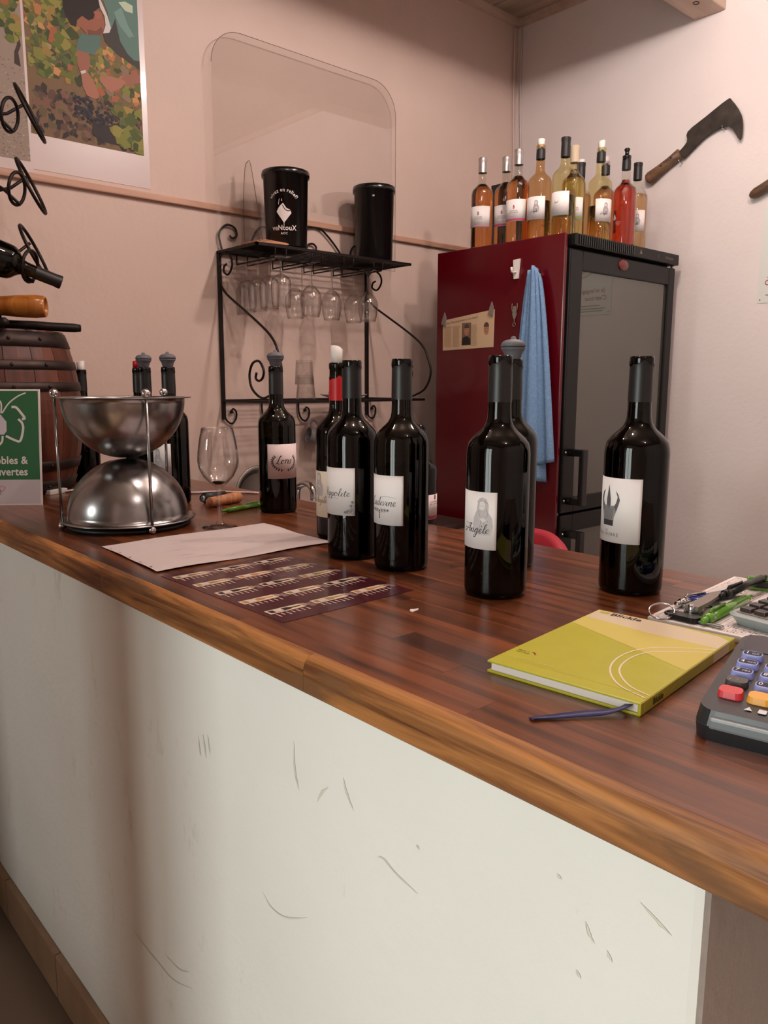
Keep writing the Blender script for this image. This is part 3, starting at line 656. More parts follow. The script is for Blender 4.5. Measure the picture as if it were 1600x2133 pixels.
def draw_hip(P, r):
    n = word_len('Hippolite', .0058, 1.36); e = D(r, -6)
    script_word(P, 'Hippolite', e - n, 0.1020, .0058, (60, 56, 58), .0005, .28, 1.36, 0.0002)
    P.stroke([(p.x, p.y) for p in smooth_path([(e - n * .75, .0985, 0), (e - n * .5, .0995, 0), (e - n * .35, .098, 0)], 6)], .0003, (110, 104, 104), 0.0001)
    for i, (u, v, s, f) in enumerate(((-.004, .078, .0055, -1), (-.010, .0775, .004, -1), (-.004, .086, .0042, -1), (-.0145, .0765, .0028, -1), (-.0030, .0925, .003, -1))): scroll(P, D(r, 5) + u, v, s, f)
def draw_lud(P, r):
    n = word_len('Ludivine', .0062, 1.12); e = D(r, -12)
    script_word(P, 'Ludivine', e - n, 0.0985, .0062, (54, 50, 52), .00055, .28, 1.12, 0.0002)
    c = e - n * .56
    P.stroke([(p.x, p.y) for p in smooth_path([(e - n * .55, .110, 0), (e - n * .3, .1125, 0), (e, .1105, 0)], 6)], .0003, (70, 66, 68), 0.0001)
    for sgn in (1, -1):
        for u, v, s in ((.004, .090, .0042), (.010, .0905, .0036), (.0155, .091, .0026)): scroll(P, c + sgn * u, v, s, sgn)
    for k in range(4): P.poly([(c + .0012 * cos(t), .0905 - k * .0033 + .0016 * sin(t)) for t in [q * pi / 3 for q in range(6)]], INK, 0.00013)
def draw_loris(P, r):
    c = D(r, 23); z = 0.111
    n = word_len('Loris', .0082, .95)
    script_word(P, 'Loris', c - n * .56, z - .004, .0082, (40, 36, 38), .0009, .3, .95, 0.0002, 1.0)
    for sgn in (-1, 1):
        pts = [(c + sgn * .0275 * cos(t), z + .0185 * sin(t)) for t in [radians(38 - 122 * k / 20) for k in range(21)]]
        P.stroke(pts, .00035, (40, 36, 38), 0.0001)
        for k in range(1, 20, 2):
            for side in (-1, 1):
                a = math.atan2(pts[k + 1][1] - pts[k - 1][1], pts[k + 1][0] - pts[k - 1][0]) + pi + side * 0.65
                u, v = pts[k]; l = .0050
                P.poly([(u, v), (u + l * .5 * cos(a) - .0013 * sin(a), v + l * .5 * sin(a) + .0013 * cos(a)), (u + l * cos(a), v + l * sin(a)), (u + l * .5 * cos(a) + .0013 * sin(a), v + l * .5 * sin(a) - .0013 * cos(a))], (40, 36, 38), 0.00012)
def draw_domaine(c, red):
    def f(P, r):
        u = D(r, c)
        P.poly([(u + .0035 * cos(t) * (0.8 if sin(t) > 0 else 1), .118 + .007 * sin(t)) for t in [k * pi / 6 for k in range(12)]], red, 0.0001)
        P.stroke([(u - .0015, .114), (u, .121), (u + .001, .115)], .0007, (226, 214, 212), 0.00012)
        P.text('DOMAINE', u, .1035, .0062, (92, 84, 86), 'CENTER', 0.0001); P.text('DE L\'ANGELE', u, .0975, .0062, (92, 84, 86), 'CENTER', 0.0001, sx=.86)
        for z, w in ((.0925, .006), (.0875, .012), (.084, .009)): P.rect(u - w, z, u + w, z + .0006, (150, 140, 140), 0.0001)
    return f
def draw_circle(c):
    def f(P, r):
        u = D(r, c)
        P.stroke([(u + .011 * cos(t), .108 + .014 * sin(t)) for t in [k * 2 * pi / 30 for k in range(31)]], .0003, (190, 182, 178), 0.0001)
        script_word(P, "Angèle", u - .012, .1055, .0034, (120, 112, 110), .0004, .3, .9, 0.0001)
    return f
def draw_small_angele(c):
    def f(P, r):
        draw_saint(P, D(r, c) + .004, 0.0885, 0.75, ((170, 164, 164), (120, 114, 115), (90, 84, 86)))
        script_word(P, "L'Angèle", D(r, c) - .016, 0.0885, .0042, (60, 54, 56), .0006, .35, .8, 0.0002)
    return f
def band(c, a0, a1, col):
    return None

LP = M['label_paper']
bottle('dark wine bottle with a trident claw drawing on its label, beside the lime notebook', (0.934, 0.541, CT), -149.9, level=0.24, lab=(-112, 13, 0.070, 0.155, LP, draw_coul), rs=1.035)
bottle('dark wine bottle with a veiled woman and the name Angèle on its label', (0.785, 0.652, CT), -140.3, level=0.20, lab=(-122, 0, 0.066, 0.140, LP, draw_angele), rs=1.03)
bottle('dark wine bottle with a grey vacuum stopper, standing behind the Angèle bottle', (0.928, 0.748, CT), -141.2, level=0.12, stopper=True, rs=1.0)
bottle('dark wine bottle whose label reads Hippolite in thin script', (0.787, 0.952, CT), -129.6, level=0.24, lab=(-122, 6, 0.072, 0.146, LP, draw_hip))
bottle('dark wine bottle whose label reads Ludivine over a scroll ornament', (0.794, 0.845, CT), -133.2, level=0.155, lab=(-124, 4, 0.070, 0.143, LP, draw_lud), rs=1.02)
o = bottle('dark wine bottle with a red capsule and cream label behind the Hippolite bottle', (0.872, 1.094, CT), -128.6, level=0.2, cap='red', lab=(-140, -10, 0.040, 0.122, M['label_cream'], lambda P, r: (script_word(P, "Angèle", D(r, -75), 0.066, .006, INK, .0004, .3, .9, 0.0001), draw_saint(P, D(r, -60), .078, .8))))
drip_sheet(o, -60, 0.030)
bottle('dark wine bottle labelled Loris in a leaf wreath, with a grey stopper', (0.95, 1.402, CT), -124.1, level=0.157, stopper=True, lab=(-31, 99, 0.075, 0.148, M['label_pink'], draw_loris))
bottle('dark wine bottle with grey stopper and pale label, right beside the steel spittoon', (0.831, 1.655, CT), -116.7, level=0.15, stopper=True, lab=(-120, -2, 0.070, 0.140, LP, lambda P, r: draw_saint(P, D(r, -50), .085, .85)))
bottle('dark wine bottle with grey stopper behind the steel spittoon rim', (0.814, 1.741, CT), -115.0, level=0.2, stopper=True)
o = bottle('dark wine bottle with a red cap end behind the stoppered bottles', (0.842, 1.830, CT), -114.7, level=0.2)
MB().lathe([(0.0135, 0.3105), (0.0135, 0.325), (0.012, 0.327)], 24).build('cork_cap', M['capsule_red'], o)
o = bottle('dark wine bottle with a white pouring sheet, standing behind the barrel', (0.842, 2.20, CT), -110.8, level=0.2)
drip_sheet(o, 60, 0.024)
# bottle on the lower ledge behind the counter
lg = thing('service_ledge', 'narrow steel ledge below the worktop on the serving side', 'shelf', (0, 0, 0))
MB().bbox((1.042, 1.06, 0.935), (1.172, 1.42, 0.955), 0.003).build('ledge_board', M['brushed'], lg)
for y in (1.1, 1.37): MB().bbox((1.045, y - 0.01, 0.74), (1.06, y + 0.01, 0.935), 0.002).build('bracket', M['brushed'], lg)
o = bottle('dark wine bottle with a pink-banded label, half hidden behind the Ludivine bottle', (1.127, 1.150, 0.955), -134.4, level=0.2, hs=0.76, lab=(10, 120, 0.058, 0.125, M['label_pink'], lambda P, r: (draw_domaine(62, (120, 60, 66))(P, r), P.patch(D(r, 10), .060, D(r, 120), .067, 12, (150, 28, 48), 0.0001))))

# ---------------------------------------------------------------- bottles on the fridge
FZ = 1.752; CLR = dict(glass='clear_bottle')
FB = 'bottles standing on the fridge top'
def fb(label, x, y, rz, wine, level, cap, lab=None, hs=1.0, glass='clear_bottle'):
    return bottle(label, (x, y, FZ), rz, FB, level=level, wine=wine, cap=cap, lab=lab, hs=hs, glass=glass)
def domlab(c, red, bandc, a0=-78, a1=46):
    def f(P, r):
        draw_domaine(c, red)(P, r); P.patch(D(r, a0 + 3), .0745, D(r, a1 - 3), .080, 14, bandc, 0.00008)
    return f
fb('amber rosé bottle with silver cap and grey-banded label at the fridge back corner', 2.225, 1.954, -138.7, 'rose_amber', 0.222, 'silver', (-78, 46, 0.072, 0.143, LP, domlab(-20, (124, 92, 92), (176, 140, 150))))
fb('amber rosé bottle with silver cap and pink-banded label, tucked behind its twin', 2.272, 1.884, -140.2, 'rose_amber', 0.225, 'silver', (-78, 46, 0.072, 0.143, LP, domlab(-20, (176, 40, 70), (186, 50, 96))), hs=.995)
fb('amber rosé bottle with silver cap and pink-banded label overlapping its twin', 2.237, 1.801, -141.2, 'rose_amber', 0.225, 'silver', (-78, 46, 0.072, 0.143, LP, domlab(-20, (176, 40, 70), (186, 50, 96))))
o = fb('pale rosé bottle with a rolled white pouring sheet and veiled woman label', 2.241, 1.712, -142.4, 'rose_pale', 0.128, 'short_black', (-95, 28, 0.066, 0.140, LP, draw_small_angele(-22)), hs=.99, glass='tint_amber'); drip_sheet(o, 10, 0.020)
fb('white wine bottle with a black cap and round-emblem label on the fridge front corner', 2.253, 1.621, -144.3, 'white_wine', 0.130, 'tall_black', (-100, 24, 0.066, 0.140, LP, draw_circle(-34)), hs=1.01, glass='tint_yellow')
fb('white wine bottle with a beige capsule and green-banded label', 2.343, 1.648, -145.0, 'white_wine', 0.235, 'beige', (-70, 54, 0.066, 0.140, LP, domlab(6, (110, 130, 60), (130, 150, 70), -70, 54)), glass='tint_yellow')
o = fb('wine bottle with black neck and white sheet, half hidden behind the others', 2.523, 1.745, -145.5, 'rose_pale', 0.2, 'tall_black', None, hs=.99); drip_sheet(o, 30, 0.012)
o = fb('pale wine bottle with a slanted white sheet in its neck on the fridge', 2.427, 1.600, -146.3, 'white_wine', 0.12, 'short_black', (-18, 100, 0.066, 0.140, LP, draw_small_angele(28)), hs=1.0, glass='tint_yellow'); drip_sheet(o, -20, 0.022, slant=0.012)
o = fb('orange rosé bottle with a grey sheet in its neck beside the red one', 2.568, 1.672, -147.0, 'rose_orange', 0.225, 'short_black', None, hs=.985); drip_sheet(o, 10, 0.018, 'pale_paper')
o = fb('red rosé bottle with white printed drop and a tall black bulb stopper', 2.562, 1.585, -148.2, 'rose_red', 0.232, 'short_black', None, hs=.98)
MB().lathe([(0.0135, 0.299), (0.0150, 0.3105), (0.0150, 0.3135), (0.0075, 0.3165), (0.0068, 0.327), (0.0098, 0.3325), (0.0100, 0.337), (0.006, 0.340)], 24).build('bulb_stopper', M['black_plastic'], o)
P = Print(cylmap(0.0402, 0.0), 0.0025); r = 0.0402
P.poly([(D(r, -52) + .007 * cos(t) * (1 if sin(t) < 0 else 1 - sin(t) * .75), .098 + (.007 if sin(t) < 0 else .014) * sin(t)) for t in [k * pi / 10 for k in range(20)]], (206, 190, 190), 0.0003)
for z, w in ((.078, .009), (.073, .006), (.083, .011)): P.rect(D(r, -30) - w, z, D(r, -30) + w, z + .0016, (186, 150, 150), 0.0003)
P.build('glass_print', o)
fb('pale rosé bottle with dark capsule and veiled woman label, nearest the wall', 2.67, 1.604, -149.0, 'rose_pale', 0.2, 'tall_black', (-52, 52, 0.066, 0.140, LP, draw_small_angele(2)), hs=.985)
bx_ = tag(MB().bbox((2.36, 1.95, FZ), (2.44, 2.03, FZ + 0.255), 0.004).build('black_carton', M['black_matte']), 'slim black carton standing behind the amber bottles on the fridge', 'box')

# ---------------------------------------------------------------- fridge
FX0, FX1, FY0, FY1 = 2.171, 2.866, 1.53, 2.12
fr = thing('wine_fridge', 'tall wine fridge with dark red side and black glass doors in the corner', 'fridge', (FX0, FY0, 0))
fm = lambda x, y, z: (x - FX0, y - FY0, z)
def fbx(name, a, b, bev, mat, parent=None): return MB().bbox(fm(*a), fm(*b), bev).build(name, M[mat], parent or fr)
fbx('cabinet', (FX0 + 0.014, FY0 + 0.045, 0.03), (FX1, FY1, FZ - 0.004), 0.004, 'fridge_black')
fbx('side_panel', (FX0, FY0 + 0.020, 0.02), (FX0 + 0.014, FY1, FZ), 0.003, 'fridge_red')
fbx('seal_strip', (FX0 + 0.016, FY0 + 0.028, 0.05), (FX0 + 0.03, FY0 + 0.045, FZ - 0.055), 0.002, 'gasket')
hd = fbx('top_grille', (FX0 + 0.030, FY0, FZ - 0.038), (FX1 + 0.001, FY0 + 0.20, FZ + 0.0005), 0.004, 'fridge_black')
g = MB()
for k in range(27):
    x = FX0 + 0.046 + k * 0.0125; g.box(fm(x, FY0 - 0.0025, FZ - 0.034), fm(x + 0.0065, FY0 + 0.001, FZ - 0.004))
o = g.build('grille_slats', M['black_plastic'], hd); o['kind'] = 'stuff'
fmap = lambda u, v, d=0.0: fm(u, FY0 - d, v)
P = Print(fmap)
P.poly([(2.585, FZ - 0.024), (2.604, FZ - 0.024), (2.5945, FZ - 0.008)], (120, 114, 110), 0.0006); P.build('warning_mark', hd); P = Print(fmap); P.rect(2.715, FZ - 0.026, 2.717, FZ - 0.012, (120, 114, 110), 0.0006); P.build('scale_mark', hd); P = Print(fmap)
P.text('Vinocave', 2.765, FZ - 0.024, 0.016, (130, 122, 118), 'LEFT', 0.0006); P.build('panel_print', hd)
def door(name, z0, z1, hz):
    d = fbx(name, (FX0 + 0.020, FY0 + 0.012, z0), (FX0 + 0.09, FY0 + 0.044, z1), 0.004, 'fridge_black')
    MB().bbox(fm(FX1 - 0.045, FY0 + 0.012, z0), fm(FX1, FY0 + 0.044, z1), 0.004).build('door_stile', M['fridge_black'], d)
    MB().bbox(fm(FX0 + 0.09, FY0 + 0.0125, z1 - 0.062), fm(FX1 - 0.045, FY0 + 0.0435, z1), 0.003).build('door_rail', M['fridge_black'], d)
    MB().bbox(fm(FX0 + 0.09, FY0 + 0.0125, z0), fm(FX1 - 0.045, FY0 + 0.0435, z0 + 0.05), 0.003).build('door_rail', M['fridge_black'], d)
    MB().box(fm(FX0 + 0.09, FY0 + 0.022, z0 + 0.05), fm(FX1 - 0.045, FY0 + 0.030, z1 - 0.062)).build('door_pane', M['door_glass'], d)
    pts = [(FX0 + 0.06, FY0 + 0.012, hz), (FX0 + 0.06, FY0 - 0.03, hz), (FX0 + 0.06, FY0 - 0.03, hz - 0.16), (FX0 + 0.06, FY0 + 0.012, hz - 0.16)]
    h = MB()
    for zz in (hz, hz - 0.165): h.bbox(fm(FX0 + 0.045, FY0 - 0.042, zz - 0.012), fm(FX0 + 0.075, FY0 + 0.014, zz + 0.012), 0.003)
    h.bbox(fm(FX0 + 0.045, FY0 - 0.052, hz - 0.177), fm(FX0 + 0.075, FY0 - 0.034, hz + 0.012), 0.004)
    h.build('handle', M['black_plastic'], d)
    for zz in (hz, hz - 0.165): MB().ball(fm(FX0 + 0.034, FY0 + 0.011, zz), 0.0045, 8).build('handle_screw', M['chrome'], d)
    return d
up = door('upper_door', 0.838, FZ - 0.048, 1.045); door('lower_door', 0.06, 0.83, 0.765)
b = MB().lathe([(0.0005, 0.006), (0.020, 0.005), (0.026, 0.002), (0.027, 0.0)], 28)
b.v = [(x * 1.2, -z, y * 0.75) for x, y, z in b.v]
b.build('badge', M['badge_red'], up, fm(2.505, FY0 + 0.012, 1.682))
MB().lathe([(0.006, 0), (0.006, 0.012)], 10).build('hinge_pin', M['chrome'], fr, fm(FX1 - 0.012, FY0 + 0.02, FZ - 0.048))
for x, y in ((FX0 + 0.05, FY0 + 0.09), (FX1 - 0.05, FY0 + 0.09), (FX0 + 0.05, FY1 - 0.05), (FX1 - 0.05, FY1 - 0.05)): MB().lathe([(0.018, 0), (0.018, 0.03)], 12).build('foot', M['black_plastic'], fr, fm(x, y, 0))
# things on the red side panel: plane x = FX0, u runs along -y
side = lambda u, v, d=0.0: (FX0 - 0.0006 - d, -u, v)          # u = -y
nw = thing('newspaper_clipping', 'yellowed newspaper clipping with two portrait photos on the red fridge side', 'clipping', (FX0, 1.965, 1.39))
q = [(-2.085, 1.396), (-1.838, 1.402), (-1.836, 1.532), (-2.087, 1.506)]
nl = local(nw, side)
b = MB(); b.prism(q, 0.0008, lambda u, v, w: nl(u, v, w)); b.build('sheet', M['newsprint'], nw)
P = Print(nl)
P.text("Une, l'heureusement la vie attend", -2.065, 1.4915, 0.0125, (70, 56, 48), 'LEFT', 0.0010, path=lambda a, c: (-2.072 + a * .93, 1.4895 + c + a * .10))
for col in ((-2.078, -2.040), (-2.035, -1.998), (-1.945, -1.915)):
    z = 1.482
    while z > 1.408:
        w = col[1] - col[0]; P.rect(col[0], z, col[0] + w * (0.85 + .15 * random.random()), z + 0.0014, (168, 142, 112), 0.0010); z -= 0.0032
P.build('news_print', nw); P = Print(nl)
P.rect(-1.990, 1.413, -1.945, 1.492, (120, 100, 80), 0.0010)
P.poly([(-1.990, 1.413), (-1.945, 1.413), (-1.948, 1.435), (-1.965, 1.445), (-1.985, 1.44)], (44, 38, 36), 0.0012)
for c, s in ((-1.966, 1.0), (-1.872, 1.05)):
    P.poly([(c + .0115 * s * cos(t), 1.466 + .020 * s * sin(t)) for t in [k * pi / 8 for k in range(16)]], (176, 124, 98), 0.0013)
    P.poly([(c + .0118 * s * cos(t), 1.473 + .016 * s * sin(t)) for t in [k * pi / 8 for k in range(9)]], (84, 70, 62), 0.0014)
    for e in (-.005, .004): P.rect(c + e * s, 1.468, c + e * s + .003, 1.4695, (50, 40, 36), 0.0015)
    P.rect(c - .003, 1.4555, c + .004, 1.457, (120, 60, 52), 0.0015)
    P.build('portrait_photo', nw); P = Print(nl)
for u, v in ((-2.080, 1.505), (-1.852, 1.528)):
    b = MB(); b.prism([(u - .012, v - .012), (u + .010, v - .020), (u + .012, v + .010), (u + .004, v + .030), (u - .004, v + .012)], 0.004, lambda a, c, w: nl(a, c, 0.0009 + w)); b.build('magnet_clip', M['tape_grey'], nw)
hk = thing('magnet_hook', 'small white magnetic hook high on the red fridge side', 'hook', (FX0, 1.742, 1.65))
hl = local(hk, side)
MB().prism([(-1.752, 1.626), (-1.734, 1.626), (-1.728, 1.690), (-1.756, 1.688)], 0.006, lambda u, v, w: hl(u, v, w)).build('back_plate', M['white_plastic'], hk)
MB().tube([hl(-1.742, 1.648, .006), hl(-1.744, 1.645, .020), hl(-1.744, 1.648, .026), hl(-1.744, 1.662, .028)], 0.0038, 8).build('hook_arm', M['white_plastic'], hk)
ck = thing('corkscrew_magnet', 'tiny grey corkscrew-shaped magnet beside the blue towel', 'magnet', (FX0, 1.745, 1.5)); cl = local(ck, side)
MB().prism([(-1.752, 1.535), (-1.740, 1.535), (-1.737, 1.508), (-1.742, 1.494), (-1.750, 1.494), (-1.755, 1.508)], 0.004, lambda u, v, w: cl(u, v, w)).build('magnet_body', M['tape_grey'], ck)
b = MB()
for s in (-1, 1): b.tube([cl(-1.746 + s * .006, 1.510, .003), cl(-1.746 + s * .012, 1.528, .003), cl(-1.746 + s * .011, 1.545, .003)], 0.0014, 6)
b.tube([cl(-1.746 + .006 * cos(t), 1.474 + .006 * sin(t), .003) for t in [k * pi / 6 for k in range(12)]], 0.0016, 6, True); b.tube([cl(-1.746, 1.494, .003), cl(-1.746, 1.480, .003)], 0.0016, 6)
b.build('corkscrew_arms', M['tape_grey'], ck)
# towel on a hidden hook
tw = thing('blue_towel', 'pale blue cloth towel hanging in folds on the red fridge side', 'towel', (FX0, 1.65, 1.0)); tl = local(tw, side)
def towel(uc0, top, half, bot_l, bot_r, off, amp, ph, name):
    nu, nv = 44, 40; vs = []; fs = []
    for j in range(nv + 1):
        t = j / nv
        for i in range(nu + 1):
            s = i / nu * 2 - 1
            hw = 0.014 + (half - 0.014) * (t ** 0.62)
            zb = bot_l + (bot_r - bot_l) * (i / nu)
            z = top + (zb - top) * t - 0.012 * (s * s) * (1 - t) * 2.2
            u = uc0 + s * hw + 0.012 * t * (1 if s > 0 else 0.2)
            dp = off + 0.012 + 0.016 * (1 - s * s) + amp * (0.25 + t) * sin(s * 7.5 + ph + 0.8 * t) + 0.5 * amp * sin(s * 15 + 2 * ph)
            vs.append(tl(u, z, max(dp, 0.002)))
    for j in range(nv):
        for i in range(nu):
            a = j * (nu + 1) + i; fs.append((a, a + 1, a + nu + 2, a + nu + 1))
    o = MB().add(vs, fs, True).build(name, M['towel'], tw); o.modifiers.new('thickness', 'SOLIDIFY').thickness = 0.003
    return o
towel(-1.645, 1.655, 0.090, 0.975, 1.018, 0.010, 0.009, 0.6, 'front_fold'); towel(-1.668, 1.645, 0.072, 0.965, 0.945, 0.000, 0.005, 2.0, 'back_fold')
MB().tube([tl(-1.645, 1.630, 0.0), tl(-1.645, 1.628, 0.010), tl(-1.645, 1.636, 0.014)], 0.004, 8).build('hook_arm', M['white_plastic'], tw)
# red stool behind the counter
st = thing('bar_stool', 'red padded stool whose rounded back just shows over the worktop', 'stool', (1.435, 1.205, 0))
MB().lathe([(0.02, 0.66), (0.165, 0.665), (0.178, 0.68), (0.178, 0.71), (0.16, 0.725), (0.02, 0.728)], 32).build('seat', M['stool_red'], st)
b = MB(); vs = []; fs = []; n = 20
for i in range(n + 1):
    a = radians(-60 + 120 * i / n); zt = 0.906 - 0.08 * abs(2 * i / n - 1) ** 2.5
    for rr, z in ((0.155, 0.74), (0.185, 0.74), (0.190, zt - 0.01), (0.18, zt), (0.165, zt), (0.155, zt - 0.01)): vs.append((rr * cos(a), rr * sin(a), z))
for i in range(n):
    for j in range(6): fs.append((i * 6 + j, (i + 1) * 6 + j, (i + 1) * 6 + (j + 1) % 6, i * 6 + (j + 1) % 6))
fs += [tuple(range(6)), tuple(n * 6 + j for j in range(6))[::-1]]
b.add(vs, fs, True).build('backrest', M['stool_red'], st)
MB().lathe([(0.02, 0.02), (0.02, 0.66)], 14).build('post', M['chrome'], st); MB().lathe([(0.19, 0.0), (0.19, 0.008), (0.03, 0.03), (0.02, 0.03)], 28).build('base', M['chrome'], st)

# ---------------------------------------------------------------- right wall
bh = thing('billhook', 'old pruning billhook with dark blade and wooden handle on the wall', 'billhook', (XR, 1.5, 2.1))
rw = lambda u, v, d=0.0: (XR - 0.004 - d, -u, v); bl = local(bh, rw)
sp = smooth_path([(-1.585, 2.130, 0), (-1.549, 2.165, 0), (-1.549, 2.200, 0), (-1.48, 2.238, 0), (-1.406, 2.276, 0), (-1.389, 2.270, 0), (-1.352, 2.215, 0), (-1.343, 2.165, 0), (-1.349, 2.128, 0), (-1.378, 2.170, 0), (-1.412, 2.189, 0), (-1.47, 2.172, 0), (-1.51, 2.145, 0), (-1.558, 2.108, 0)], 3)
MB().prism([(p.x, p.y) for p in sp], 0.005, lambda u, v, w: bl(u, v, 0.012 + w)).build('blade', M['rust_iron'], bh)
hd_ = MB().tube([bl(-1.706 + (0.132) * t, 2.056 + 0.073 * t, 0.014) for t in (0, .04, .12, .4, .7, 1)], [0.012, 0.021, 0.024, 0.020, 0.018, 0.020], 12).build('handle', M['handle_wood'], bh)
for t in (0.2, 0.5, 0.8): MB().ball(bl(-1.706 + .132 * t, 2.058 + .073 * t, 0.034), 0.0035, 8).build('rivet', M['rust_iron'], hd_)
b = MB()
for u, v in ((-1.572, 2.102), (-1.414, 2.187)): b.tube([bl(u, v - .004, -0.004), bl(u, v - .006, 0.02), bl(u, v + .002, 0.026)], 0.0016, 6)
b.build('wall_nails', M['chrome'], bh)
t2 = thing('old_tool', 'second old tool on the wall, only its dark wooden handle end in view', 'tool', (XR, 1.2, 1.95)); tl2 = local(t2, rw)
MB().tube([tl2(-1.298 + .14 * t, 1.930 + .062 * t, 0.018) for t in (0, .05, .15, .5, 1)], [0.007, 0.013, 0.017, 0.018, 0.016], 12).build('handle', M['handle_wood'], t2)
MB().prism([(-1.16, 1.985), (-1.15, 2.0), (-1.0, 2.07), (-0.96, 2.05), (-0.99, 2.02)], 0.005, lambda u, v, w: tl2(u, v, 0.014 + w)).build('blade', M['rust_iron'], t2)
MB().tube([tl2(-1.18, 1.955, -0.004), tl2(-1.18, 1.955, 0.02)], 0.002, 6).build('wall_nail', M['chrome'], t2)
nt = thing('wall_notice', 'white printed notice with red lettering pinned on the right wall', 'notice', (XR, 1.0, 1.56)); ntl = local(nt, rw)
MB().prism([(-1.254, 1.560), (-0.86, 1.560), (-0.86, 1.889), (-1.254, 1.889)], 0.002, lambda u, v, w: ntl(u, v, w - 0.004)).build('sheet', M['notice_white'], nt)
P = Print(lambda u, v, d=0.0: ntl(u, v, d - 0.0018))
for rr, c in ((.100, (150, 110, 96)), (.078, (176, 140, 126)), (.052, (176, 140, 126))): P.stroke([(-1.09 + rr * cos(t), 1.80 + rr * .85 * sin(t)) for t in [k * 2 * pi / 40 for k in range(41)]], .0035, c, 0.0003)
P.poly([(-1.09 + .04 * cos(t), 1.80 + .035 * sin(t)) for t in [k * pi / 10 for k in range(20)]], (156, 112, 98), 0.0003)
P.text("Je m'engage", -1.222, 1.652, .026, (160, 70, 60), 'LEFT', 0.0003, bold=.01); P.text("C'est tout", -1.232, 1.621, .026, (160, 70, 60), 'LEFT', 0.0003, bold=.01)
P.rect(-1.095, 1.614, -1.04, 1.642, (166, 60, 50), 0.0003); P.text('vu', -1.088, 1.621, .026, (220, 214, 208), 'LEFT', 0.0005)
for z, a, bb in ((1.597, -1.2, -0.95), (1.585, -1.225, -0.95), (1.575, -1.215, -0.95)): P.rect(a, z, bb, z + .003, (90, 88, 82), 0.0003)
P.poly([(-1.244 + .0025 * cos(t), 1.571 + .0025 * sin(t)) for t in [k * pi / 4 for k in range(8)]], (60, 56, 52), 0.0003)
P.build('notice_print', nt)
cb = thing('wall_cable', 'two thin white cables running down the room corner', 'cable', (XR - 0.02, YB - 0.02, 1.9))
for k, pts in enumerate(([(-.032, -.006, .92), (-.030, -.004, .6), (-.018, -.003, .35), (-.022, -.003, .15), (-.036, -.004, -.05)], [(-.004, -.022, .9), (-.003, -.020, .62), (-.003, -.030, .4), (-.003, -.022, .2), (-.003, -.004, -.05)])):
    MB().tube(smooth_path([(x + .017, y + .016, z) for x, y, z in pts], 6), 0.003, 7).build('cable_run', M['cable_white'], cb)

# ---------------------------------------------------------------- iron wall rack
rk = thing('wall_rack', 'wrought iron wall rack with scrolls, wire top shelf and hanging glass rails', 'rack', (1.39, YB, 1.22))
rl = local(rk, lambda x, y, z: (x, y, z)); I = M['iron']
RX0, RX1, RY0, SZ, LZ = 1.391, 2.050, 2.135, 1.7066, 1.217
YW = YB - 0.008
for x in (RX0, RX1 - 0.012): MB().bbox(rl(x - 0.006, YW - 0.006, 1.15), rl(x + 0.006, YW + 0.006, SZ), 0.002).build('post', I, rk)
b = MB()
for a, c in (((RX0 - .006, RY0, SZ - .008), (RX1, RY0 + .008, SZ)), ((RX0 - .006, YW - .006, SZ - .008), (RX1, YW + .004, SZ)), ((RX0 - .006, RY0, SZ - .008), (RX0 + .002, YW, SZ)), ((RX1 - .008, RY0, SZ - .008), (RX1, YW, SZ))): b.box(rl(*a), rl(*c))
b.build('top_shelf_frame', I, rk)
for k in range(9):
    y = RY0 + 0.026 + k * 0.0245; MB().tube([rl(RX0, y, SZ - .004), rl(RX1 - .004, y, SZ - .004)], 0.0027, 6).build('shelf_wire', I, rk)
b = MB()
for a, c in (((RX0 - .004, 2.070, LZ - .006), (2.062, 2.078, LZ + .002)), ((RX0 - .004, YW - .006, LZ - .006), (2.062, YW + .004, LZ + .002)), ((RX0 - .004, 2.07, LZ - .006), (RX0 + .004, YW, LZ + .002)), ((2.054, 2.07, LZ - .006), (2.062, YW, LZ + .002))): b.box(rl(*a), rl(*c))
b.build('lower_shelf_frame', I, rk)
for k in range(8):
    y = 2.10 + k * 0.034; MB().tube([rl(RX0, y, LZ - .003), rl(2.058, y, LZ - .003)], 0.0025, 6).build('shelf_wire', I, rk)
SCR = [(2.372, 1.602), (2.331, 1.565), (2.24, 1.515), (2.154, 1.468), (2.088, 1.428), (2.052, 1.395), (2.037, 1.365), (2.022, 1.326), (2.027, 1.29), (2.053, 1.253), (2.1, 1.232), (2.13, 1.227), (2.164, 1.238), (2.194, 1.262), (2.203, 1.3),
       (2.187, 1.333), (2.16, 1.344), (2.138, 1.339), (2.119, 1.313), (2.127, 1.29), (2.149, 1.281), (2.166, 1.29), (2.161, 1.307)]
CURL = [(2.372, 1.64), (2.367, 1.683), (2.332, 1.698), (2.3, 1.681), (2.29, 1.656), (2.303, 1.634), (2.322, 1.626), (2.344, 1.638), (2.34, 1.654), (2.325, 1.66)]
for x in (RX0, RX1 - 0.008):
    MB().tube(smooth_path([rl(x, y, z) for y, z in SCR], 4), 0.0040, 8).build('side_scroll', I, rk)
    MB().tube(smooth_path([rl(x, y, z) for y, z in CURL], 4), 0.0036, 8).build('corner_curl', I, rk)
